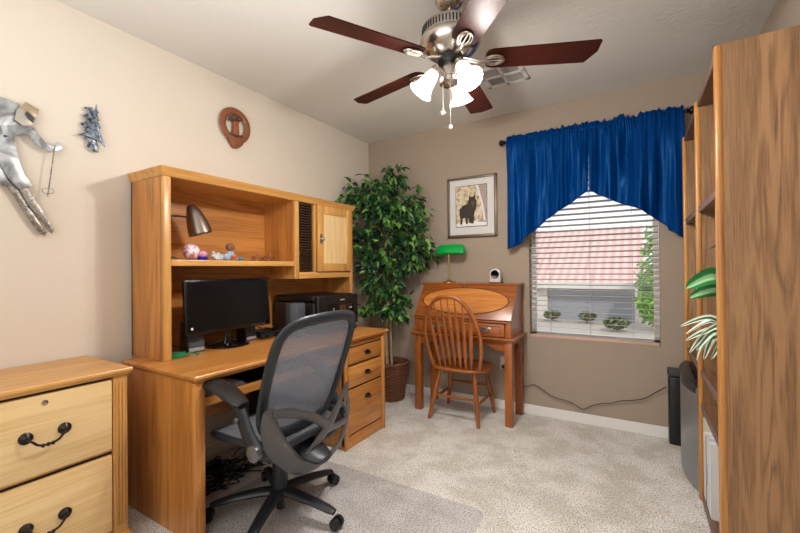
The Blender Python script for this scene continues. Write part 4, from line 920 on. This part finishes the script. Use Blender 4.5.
for k in range(2): rm.sweep([(bc[0] + (.178 + .006 * math.sin(q * 22 + k * PI)) * math.cos(q), bc[1] + (.178 + .006 * math.sin(q * 22 + k * PI)) * math.sin(q), .345 + .006 * math.cos(q * 22 + k * PI)) for q in [2 * PI * i / 132 for i in range(132)]], .008, 6, closed=True)
rm.build('basket_rim', wk, bs)
MB().lathe([(.118, .01), (.155, .30), (.10, .312), (.0, .318)], (bc[0], bc[1], 0), 40).build('soil', M_MOSS, fi)
random.seed(21)
TR = cat_mull([(.375, -.245, .30), (.365, -.25, .6), (.385, -.25, .95), (.37, -.25, 1.25), (.385, -.26, 1.6), (.40, -.26, 1.95)], 6); m = MB(); m.sweep(TR, [.017 - .010 * i / len(TR) for i in range(len(TR))], 8)
T2 = cat_mull([(.42, -.24, .30), (.41, -.235, .6), (.395, -.24, .95), (.41, -.24, 1.3), (.46, -.25, 1.7)], 6); m.sweep(T2, [.013 - .008 * i / len(T2) for i in range(len(T2))], 8)
m.build('trunk', M_BARK, fi)
BL = [(.42, -.30, 1.86, .22, 1.0), (.20, -.40, 1.80, .17, .6), (.62, -.26, 1.80, .20, .8), (.30, -.36, 1.98, .13, .5), (.50, -.26, 2.06, .13, .35), (.12, -.50, 1.93, .10, .14), (.38, -.33, 1.62, .24, 1.1), (.64, -.24, 1.58, .20, .8), (.22, -.40, 1.50, .17, .6), (.45, -.30, 1.38, .22, 1.0), (.70, -.22, 1.40, .16, .5), (.27, -.36, 1.28, .16, .5), (.46, -.30, 1.18, .16, .6), (.70, -.20, 1.30, .11, .3), (.34, -.34, 1.06, .15, .35), (.46, -.30, .98, .13, .25), (.25, -.38, .90, .10, .2), (.50, -.30, .84, .10, .2), (.35, -.32, .86, .09, .12), (.56, -.26, .92, .07, .1)]
tw_, lf = MB(), MB()
def ray_from_cam_ok(p): return True
def leaf(mb, p, d, L, w):
    d = d.normalized(); s = d.cross(Vector((random.gauss(0, .3), random.gauss(0, .3), 1))); s.normalize(); nrm = s.cross(d); roll = random.gauss(0, .6)
    s = (s * math.cos(roll) + nrm * math.sin(roll)); nrm = s.cross(d).normalized(); b = mb.bm
    c0 = b.verts.new(p); cm = b.verts.new(p + d * L * .4 - nrm * L * .06); ce = b.verts.new(p + d * L - nrm * L * .22)
    l1 = b.verts.new(p + d * L * .3 + s * w * .5 + nrm * L * .04); l2 = b.verts.new(p + d * L * .65 + s * w * .36); r1 = b.verts.new(p + d * L * .3 - s * w * .5 + nrm * L * .04); r2 = b.verts.new(p + d * L * .65 - s * w * .36)
    for f_ in ((c0, l1, cm), (l1, l2, cm), (l2, ce, cm), (c0, cm, r1), (r1, cm, r2), (r2, cm, ce)): b.faces.new(f_)
for (x, y, z, r, wgt) in BL:
    c = Vector((x, y, z)); hub = min(TR + T2, key=lambda q: (q - c).length + max(0, q.z - z + .12) * 1.0)
    for k in range(int(26 * wgt) + 3):
        d = Vector((random.gauss(0, 1), random.gauss(0, 1), random.gauss(.1, 1))).normalized() * r * random.uniform(.45, 1)
        e = c + d; e.x = max(e.x, .035); e.y = min(e.y, -.035)
        mid = hub.lerp(e, .55) + Vector((0, 0, .05)); tip = e + Vector((random.uniform(-.03, .03), random.uniform(-.03, .03), -random.uniform(.03, .09))); tip.x = max(tip.x, .03); tip.y = min(tip.y, -.03)
        path = cat_mull([hub, mid, e, tip], 4)
        if k % 3 == 0: tw_.sweep(path, [.004 - .003 * i / len(path) for i in range(len(path))], 5)
        for j in range(9):
            q = path[min(len(path) - 1, int(len(path) * (.45 + .55 * j / 12.01)))] + Vector((random.gauss(0, .012), random.gauss(0, .012), random.gauss(0, .012)))
            dd = (tip - mid).normalized() * .5 + Vector((random.gauss(0, .7), random.gauss(0, .7), random.gauss(-.35, .5)))
            L = random.uniform(.055, .09)
            if q.x + dd.normalized().x * L < .012: dd.x = abs(dd.x)
            if q.y + dd.normalized().y * L > -.012: dd.y = -abs(dd.y)
            q.x = max(q.x, .02); q.y = min(q.y, -.02)
            leaf(lf, q, dd, L, L * .52)
tw_.build('twigs', plain('twig', hx(96, 84, 56), rough=.9), fi); fo = lf.build('foliage', M_FICUS, fi, smooth=False); fo['kind'] = 'stuff'

# ================================================================== BOOKCASE
M_EDGE = plain('shelf_edge_brown', hx(116, 90, 80), rough=.5, noise_amt=.15, nscale=40)
BX0, BX1, BH = 2.705, 3.012, 2.085
bc_ = thing('bookcase', 'tall brown wood-grain bookcase with golden oak edges along the right wall', 'bookcase', (2.86, -.75, 0))
for y0, y1 in ((-1.425, -1.392), (-.815, -.785), (-.165, -.135)):
    p = MB().box(BX0, BX1, y0, y1, 0, BH - .0).build('side_panel', LAM['z'], bc_, smooth=False)
    MB().box(BX0 - .022, BX0 + .004, y0 - .003, y1 + .006, 0, BH, .009, 3).build('edge_trim', TRIM['z'], p)
for nm, z0, z1, ya, yb in (('top_shelf', BH - .03, BH - .004, -1.392, -.165), ('shelf', 1.505, 1.532, -1.392, -.815), ('shelf', 1.505, 1.532, -.785, -.165), ('shelf', .655, .682, -1.392, -.815), ('shelf', .655, .682, -.785, -.165), ('shelf', .478, .502, -1.392, -.815), ('base_shelf', .0, .045, -1.392, -.815)):
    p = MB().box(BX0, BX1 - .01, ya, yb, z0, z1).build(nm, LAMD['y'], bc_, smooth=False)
    MB().box(BX0 - .012, BX0 + .001, ya, yb, z0 - .003, z1 + .003, .003).build('shelf_edge', M_EDGE, p)
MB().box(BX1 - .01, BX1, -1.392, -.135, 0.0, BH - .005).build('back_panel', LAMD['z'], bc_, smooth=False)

# mini fridge in the open far bay
fr_ = thing('mini_fridge', 'black mini fridge with bowed grey steel door in the far bookcase bay', 'fridge', (2.83, -.44, 0))
MB().box(2.70, 2.99, -.765, -.185, .012, .60, .006).build('body', M_BLACKP, fr_)
pts = []; 
for i in range(21): t = i / 20; pts.append((-.77 + .59 * t, 2.688 - .055 * (1 - (2 * t - 1) ** 2)))
m = MB(); poly = [(p_[1], p_[0]) for p_ in pts] + [(2.698, -.18), (2.698, -.77)]
m.prism(poly, .545, (0, 0, .025 + .2725), u=(1, 0, 0), v=(0, 1, 0)); fd = m.build('door', M_STEEL, fr_)
m = MB(); poly2 = [(p_[1] - .006, p_[0] * 1.0) for p_ in pts] + [(2.699, -.178), (2.699, -.772)]; m.prism(poly2, .028, (0, 0, .588), u=(1, 0, 0), v=(0, 1, 0), bev=.003); m.build('door_cap', M_BLACKP, fd)
m = MB(); m.prism([(a_ - .004, b_) for a_, b_ in [(p_[1], p_[0]) for p_ in pts[1:9]]] + [(2.66, -.52), (2.69, -.74)], .03, (0, 0, .552), u=(1, 0, 0), v=(0, 1, 0)); m.build('handle_recess', M_BLACKP, fd)
MB().box(2.686, 2.70, -.773, -.766, .02, .60).build('door_edge', M_BLACKP, fd, smooth=False)

bn = thing('waste_bin', 'slim tall black bin standing against the back wall beside the fridge', 'bin', (2.64, -.065, 0))
MB().box(2.592, 2.68, -.112, -.022, 0.001, .465, .012, 3).build('body', M_BLACKP, bn); MB().box(2.588, 2.683, -.116, -.019, .467, .515, .010, 3).build('lid', M_GREYP, bn)

# books in the near bottom bay
random.seed(9); y = -.835
for i, (w, h, col, lab) in enumerate(((.040, .40, (222, 214, 196), 'tall cream binder farthest in on the bottom bookcase shelf'), (.030, .34, (236, 236, 232), 'white binder beside the cream binder on the bottom bookcase shelf'), (.028, .33, (60, 76, 96), 'dark blue and white spined book on the bottom bookcase shelf'), (.035, .34, (226, 228, 236), 'pale grey-white book right of the dark blue one'), (.045, .36, (214, 216, 228), 'thick pale lilac spined binder on the bottom bookcase shelf'), (.04, .35, (238, 236, 234), 'white book nearest the front edge panel of the bookcase'))):
    t = thing('book', lab, 'book', (2.84, y - w / 2, .0455), 'books on the bottom bookcase shelf')
    cm = plain('cover_%d' % i, hx(*col), rough=.45)
    m = MB(); m.box(2.70, 2.93, y - w, y - w + .002, .0455, .0455 + h); m.box(2.70, 2.93, y - .002, y, .0455, .0455 + h); m.box(2.698, 2.702, y - w, y, .0455, .0455 + h, .001); m.build('cover', cm, t, smooth=False)
    MB().box(2.704, 2.925, y - w + .0025, y - .0025, .050, .0455 + h - .005).build('pages', M_PAPER, t, smooth=False)
    if i in (2, 3): MB().box(2.6965, 2.698, y - w + .004, y - .004, .16, .26).build('spine_label', plain('label_%d' % i, hx(150, 170, 190), rough=.5), t, smooth=False)
    y -= w + .003

# plants on the bookcase shelf
def striped(name, c_edge, c_mid):
    m, n, l, b = newmat(name); at_ = n.new('ShaderNodeAttribute'); at_.attribute_name = 'across'
    rp = n.new('ShaderNodeValToRGB'); e = rp.color_ramp.elements; e[0].position = .30; e[0].color = c_mid; e[1].position = .45; e[1].color = c_edge
    l.new(at_.outputs['Fac'], rp.inputs[0]); l.new(rp.outputs[0], b.inputs['Base Color']); b.inputs['Roughness'].default_value = .35; return m
def blade_leaf(name, base, mid, tip, w, mat, parent, fold=.2, roll=1.0):
    P = cat_mull([base, (Vector(base) + Vector(mid)) / 2 + Vector((0, 0, .02)), mid, tip], 6); n = len(P); bm = bmesh.new(); lay = bm.verts.layers.float.new('across'); rows = []
    for i, p_ in enumerate(P):
        T = (P[min(i + 1, n - 1)] - P[max(i - 1, 0)]).normalized(); S = T.cross(Vector((0, 0, 1))); S.normalize(); N = S.cross(T); S, N = S * math.cos(roll) + N * math.sin(roll), N * math.cos(roll) - S * math.sin(roll)
        k = w * (math.sin(PI * min(1, (i + .8) / (n + .0))) ** .7) if i < n - 1 else .0005; r = []
        for a_ in (-1, -.5, 0, .5, 1):
            v = bm.verts.new(p_ + S * a_ * k / 2 + N * abs(a_) * k * fold); v[lay] = abs(a_); r.append(v)
        rows.append(r)
    for a_, b_ in zip(rows, rows[1:]):
        for j in range(4): bm.faces.new((a_[j], a_[j + 1], b_[j + 1], b_[j]))
    mb = MB(); mb.bm.free(); mb.bm = bm; return mb.build(name, mat, parent)
M_ST1 = striped('striped_leaf', hx(232, 238, 220), hx(40, 96, 52)); M_ST2 = striped('green_leaf', hx(50, 128, 70), hx(168, 214, 160))
SZ = .6825
sp = thing('spider_plant', 'white-striped spider plant in a dark pot on the bookcase shelf', 'plant', (2.84, -1.10, SZ))
MB().lathe([(.05, 0), (.052, .01), (.068, .10), (.072, .105), (.072, .12), (.064, .12), (.06, .10), (.0, .095)], (2.84, -1.10, SZ), 28).build('pot', M_POT, sp)
b0 = (2.84, -1.10, .79)
for tip, mid in (((2.585, -1.12, .940), (2.70, -1.11, .985)), ((2.603, -1.14, .878), (2.70, -1.12, .93)), ((2.612, -1.05, .895), (2.71, -1.07, .965)), ((2.628, -1.02, .80), (2.70, -1.05, .91)), ((2.652, -1.06, .775), (2.70, -1.07, .88)), ((2.668, -1.15, .80), (2.71, -1.13, .90)), ((2.64, -1.16, .84), (2.71, -1.14, .93)), ((2.66, -.98, .83), (2.73, -1.02, .93)), ((2.65, -1.22, .92), (2.74, -1.18, .97)), ((2.68, -1.25, .82), (2.75, -1.19, .93)), ((2.93, -1.2, .95), (2.88, -1.15, 1.0)), ((2.90, -.97, .93), (2.87, -1.03, .98)), ((2.95, -1.08, .9), (2.9, -1.09, .96)), ((2.70, -1.27, .88), (2.76, -1.2, .97))):
    blade_leaf('leaf', b0, mid, tip, .034, M_ST1, sp, roll=random.uniform(.5, 1.3))
dp = thing('broadleaf_plant', 'broad light green leaved plant above the spider plant on the bookcase shelf', 'plant', (2.86, -.93, SZ))
MB().lathe([(.05, 0), (.052, .01), (.065, .12), (.07, .125), (.07, .14), (.06, .14), (.0, .12)], (2.87, -.93, SZ), 28).build('pot', M_POT, dp)
for tip, mid, w in (((2.615, -1.04, 1.115), (2.74, -.99, 1.165), .11), ((2.632, -1.0, 1.068), (2.75, -.97, 1.10), .095), ((2.72, -1.2, 1.16), (2.80, -1.08, 1.17), .06), ((2.90, -.85, 1.2), (2.88, -.88, 1.12), .05), ((2.694, -1.15, 1.30), (2.78, -1.02, 1.31), .012), ((2.76, -1.22, 1.08), (2.82, -1.08, 1.10), .07)):
    blade_leaf('leaf', (2.87, -.93, .82), mid, tip, w, M_ST2, dp)

# ================================================================== WALL ART
M_TIN = art_mat('galvanised_tin', hx(128, 130, 132), hx(192, 196, 200), .6, .36, 8); M_TIND = art_mat('scratched_tin', hx(120, 112, 106), hx(168, 162, 156), .6, .4, 60)
sk = thing('skier_wall_art', 'cut metal downhill skier sculpture on the left wall', 'wall art', (0, -2.75, 1.75))
def wallcut(name, pts, x, th, mat, par): m = MB(); m.prism(pts, th, (x, 0, 0), u=(0, 1, 0), v=(0, 0, 1), bev=.0015); return m.build(name, mat, par)
wallcut('torso', [(-2.99, 1.93), (-2.90, 1.985), (-2.809, 1.995), (-2.745, 1.985), (-2.74, 1.955), (-2.745, 1.90), (-2.73, 1.872), (-2.76, 1.845), (-2.80, 1.83), (-2.82, 1.80), (-2.90, 1.77), (-2.98, 1.82)], .030, .006, M_TIN, sk)
wallcut('front_arm', [(-2.81, 1.868), (-2.76, 1.885), (-2.70, 1.893), (-2.678, 1.860), (-2.655, 1.832), (-2.630, 1.822), (-2.612, 1.850), (-2.594, 1.843), (-2.590, 1.822), (-2.610, 1.800), (-2.64, 1.796), (-2.675, 1.803), (-2.70, 1.828), (-2.712, 1.850), (-2.735, 1.850), (-2.765, 1.832), (-2.80, 1.815)], .036, .006, M_TIN, sk)
wallcut('rear_arm', [(-2.93, 1.95), (-3.0, 1.90), (-3.08, 1.86), (-3.12, 1.88), (-3.11, 1.91), (-3.02, 1.95), (-2.96, 1.985)], .026, .006, M_TIN, sk)
wallcut('front_leg', [(-2.82, 1.83), (-2.765, 1.828), (-2.756, 1.775), (-2.747, 1.72), (-2.731, 1.666), (-2.713, 1.640), (-2.700, 1.615), (-2.75, 1.598), (-2.785, 1.640), (-2.81, 1.70), (-2.83, 1.77)], .036, .006, M_TIN, sk)
wallcut('rear_leg', [(-2.93, 1.80), (-2.82, 1.82), (-2.80, 1.72), (-2.765, 1.62), (-2.80, 1.60), (-2.86, 1.67), (-2.93, 1.73)], .028, .006, M_TIN, sk)
wallcut('head', [(-2.765, 1.905), (-2.757, 1.955), (-2.742, 1.975), (-2.71, 1.968), (-2.69, 1.93), (-2.703, 1.898), (-2.735, 1.885)], .040, .006, plain('tin_face', hx(176, 168, 156), rough=.4, metal=.4, noise_amt=.15), sk)
wallcut('ski_cap', [(-2.748, 1.965), (-2.727, 1.997), (-2.682, 1.978), (-2.688, 1.940), (-2.70, 1.932), (-2.722, 1.958)], .044, .006, plain('tin_tan', hx(164, 146, 122), rough=.4, metal=.4), sk)
wallcut('goggles', [(-2.724, 1.955), (-2.697, 1.930), (-2.702, 1.910), (-2.720, 1.922), (-2.732, 1.943)], .047, .005, M_GREYP, sk)
wallcut('ski', [(-2.755, 1.615), (-2.712, 1.600), (-2.665, 1.510), (-2.640, 1.455), (-2.622, 1.425), (-2.632, 1.405), (-2.645, 1.415), (-2.665, 1.450), (-2.715, 1.53)], .030, .006, M_TIND, sk)
wallcut('ski', [(-2.79, 1.66), (-2.755, 1.640), (-2.72, 1.545), (-2.675, 1.455), (-2.650, 1.412), (-2.662, 1.397), (-2.682, 1.412), (-2.72, 1.48), (-2.765, 1.57), (-2.80, 1.63)], .022, .006, M_TIND, sk)
m = MB(); m.cyl((.04, -2.622, 1.83), (.04, -2.650, 1.578), .0028, seg=8); m.sweep([(.04 + .008 * math.sin(q), -2.648 + .022 * math.cos(q), 1.605 + .012 * math.sin(q)) for q in [2 * PI * i / 20 for i in range(20)]], .0014, 6, closed=True); m.build('ski_pole', M_TIND, sk)
m = MB(); m.cyl((.002, -2.76, 1.86), (.03, -2.76, 1.86), .006, seg=8); m.cyl((.002, -2.71, 1.55), (.028, -2.71, 1.55), .006, seg=8); m.cyl((.002, -2.85, 1.72), (.025, -2.85, 1.72), .006, seg=8); m.build('standoff', M_TIND, sk)
tr = thing('tree_wall_art', 'small blue-grey cut metal pine tree on the left wall', 'wall art', (0, -2.46, 1.84))
M_TB = art_mat('blued_tin', hx(70, 78, 88), hx(128, 142, 156), .7, .35, 30); M_TB2 = art_mat('blued_tin_dark', hx(60, 66, 74), hx(150, 160, 168), .7, .35, 40)
wallcut('upper_layer', [(-2.451, 2.090), (-2.446, 2.055), (-2.441, 2.050), (-2.447, 2.035), (-2.436, 2.008), (-2.445, 2.0), (-2.430, 1.970), (-2.440, 1.962), (-2.428, 1.925), (-2.408, 1.872), (-2.432, 1.893), (-2.455, 1.902), (-2.487, 1.91), (-2.533, 1.905), (-2.500, 1.928), (-2.505, 1.938), (-2.482, 1.958), (-2.492, 1.975), (-2.470, 1.992), (-2.482, 2.012), (-2.463, 2.025), (-2.470, 2.045), (-2.458, 2.055)], .032, .004, M_TB, tr)
wallcut('lower_layer', [(-2.462, 2.070), (-2.50, 2.06), (-2.482, 2.035), (-2.508, 2.015), (-2.488, 1.995), (-2.515, 1.97), (-2.49, 1.945), (-2.50, 1.90), (-2.48, 1.89), (-2.488, 1.862), (-2.46, 1.842), (-2.437, 1.842), (-2.446, 1.90), (-2.455, 1.98)], .020, .004, M_TB2, tr)
MB().cyl((.002, -2.465, 1.95), (.03, -2.465, 1.95), .006, seg=8).build('standoff', M_TIND, tr)
pq = thing('carved_plaque', 'round carved brown wood plaque with cut-out centre figure on the left wall', 'wall art', (0, -1.63, 2.07))
M_CW = plain('carved_wood', hx(134, 78, 44), rough=.6, noise_amt=.25, nscale=30, bump=.5, bscale=60)
cy, cz = -1.622, 2.235
m = MB(); m.sweep([(.022, cy + .099 * math.cos(q), cz + .099 * math.sin(q)) for q in [2 * PI * i / 48 for i in range(48)]], .024, 10, closed=True, flat=(1, .5), up=(1, 0, 0)); m.build('ring', M_CW, pq)
m = MB(); m.prism([(-.07, -.085), (.07, -.085), (.055, -.125), (.02, -.155), (-.02, -.160), (-.05, -.125)], .026, (.02, cy, cz), u=(0, 1, 0), v=(0, 0, 1), bev=.005); m.build('tail_piece', M_CW, pq)
m = MB(); m.prism([(-.028, -.075), (.028, -.075), (.024, 0), (.028, .035), (-.024, .035), (-.02, 0)], .024, (.02, cy, cz), u=(0, 1, 0), v=(0, 0, 1), bev=.006); m.build('figure', plain('carved_red', hx(150, 84, 54), rough=.6, noise_amt=.2), pq)
m = MB(); m.ball((.03, cy - .02, cz + .045), .022); m.ball((.03, cy + .02, cz + .05), .02); m.ball((.03, cy - .045, cz + .03), .014); DK = plain('carved_dark', hx(84, 62, 50), rough=.6, noise_amt=.3); m.build('figure_top', DK, pq); MB().box(.015, .035, cy - .055, cy + .06, cz - .075, cz - .062, .003).build('ledge', DK, pq)

# ================================================================== OUTLET, CORDS
ol = thing('wall_outlet', 'white electrical outlet on the back wall below the secretary desk', 'outlet', (1.425, -.003, .40))
MB().box(1.39, 1.46, -.006, -.001, .345, .46, .003).build('cover_plate', M_WHITE, ol)
for z in (.375, .43): MB().box(1.41, 1.44, -.010, -.005, z - .014, z + .014, .003).build('receptacle', M_PAPER, ol)
pts = [(1.425, -.03, .38), (1.45, -.035, .30), (1.52, -.03, .235), (1.602, -.02, .225), (1.66, -.018, .25), (1.699, -.018, .246), (1.77, -.022, .205), (1.838, -.02, .172), (1.936, -.02, .160), (1.985, -.03, .145), (2.044, -.028, .118), (2.11, -.02, .155), (2.183, -.02, .186), (2.24, -.018, .195), (2.296, -.02, .222), (2.37, -.02, .238), (2.455, -.02, .268), (2.52, -.02, .32), (2.585, -.03, .372)]
m = MB(); m.sweep(cat_mull(pts, 4), .0032, 8); m.box(1.412, 1.438, -.045, -.011, .36, .388, .003); tag(m.build('cable', M_CABLE), 'black power cord draped along the back wall to the bin', 'cord')
m = MB(); m.sweep(cat_mull([(2.06, -.025, .012), (2.12, -.02, .03), (2.20, -.018, .10), (2.27, -.018, .205), (2.30, -.02, .235)], 5), .0028, 8)
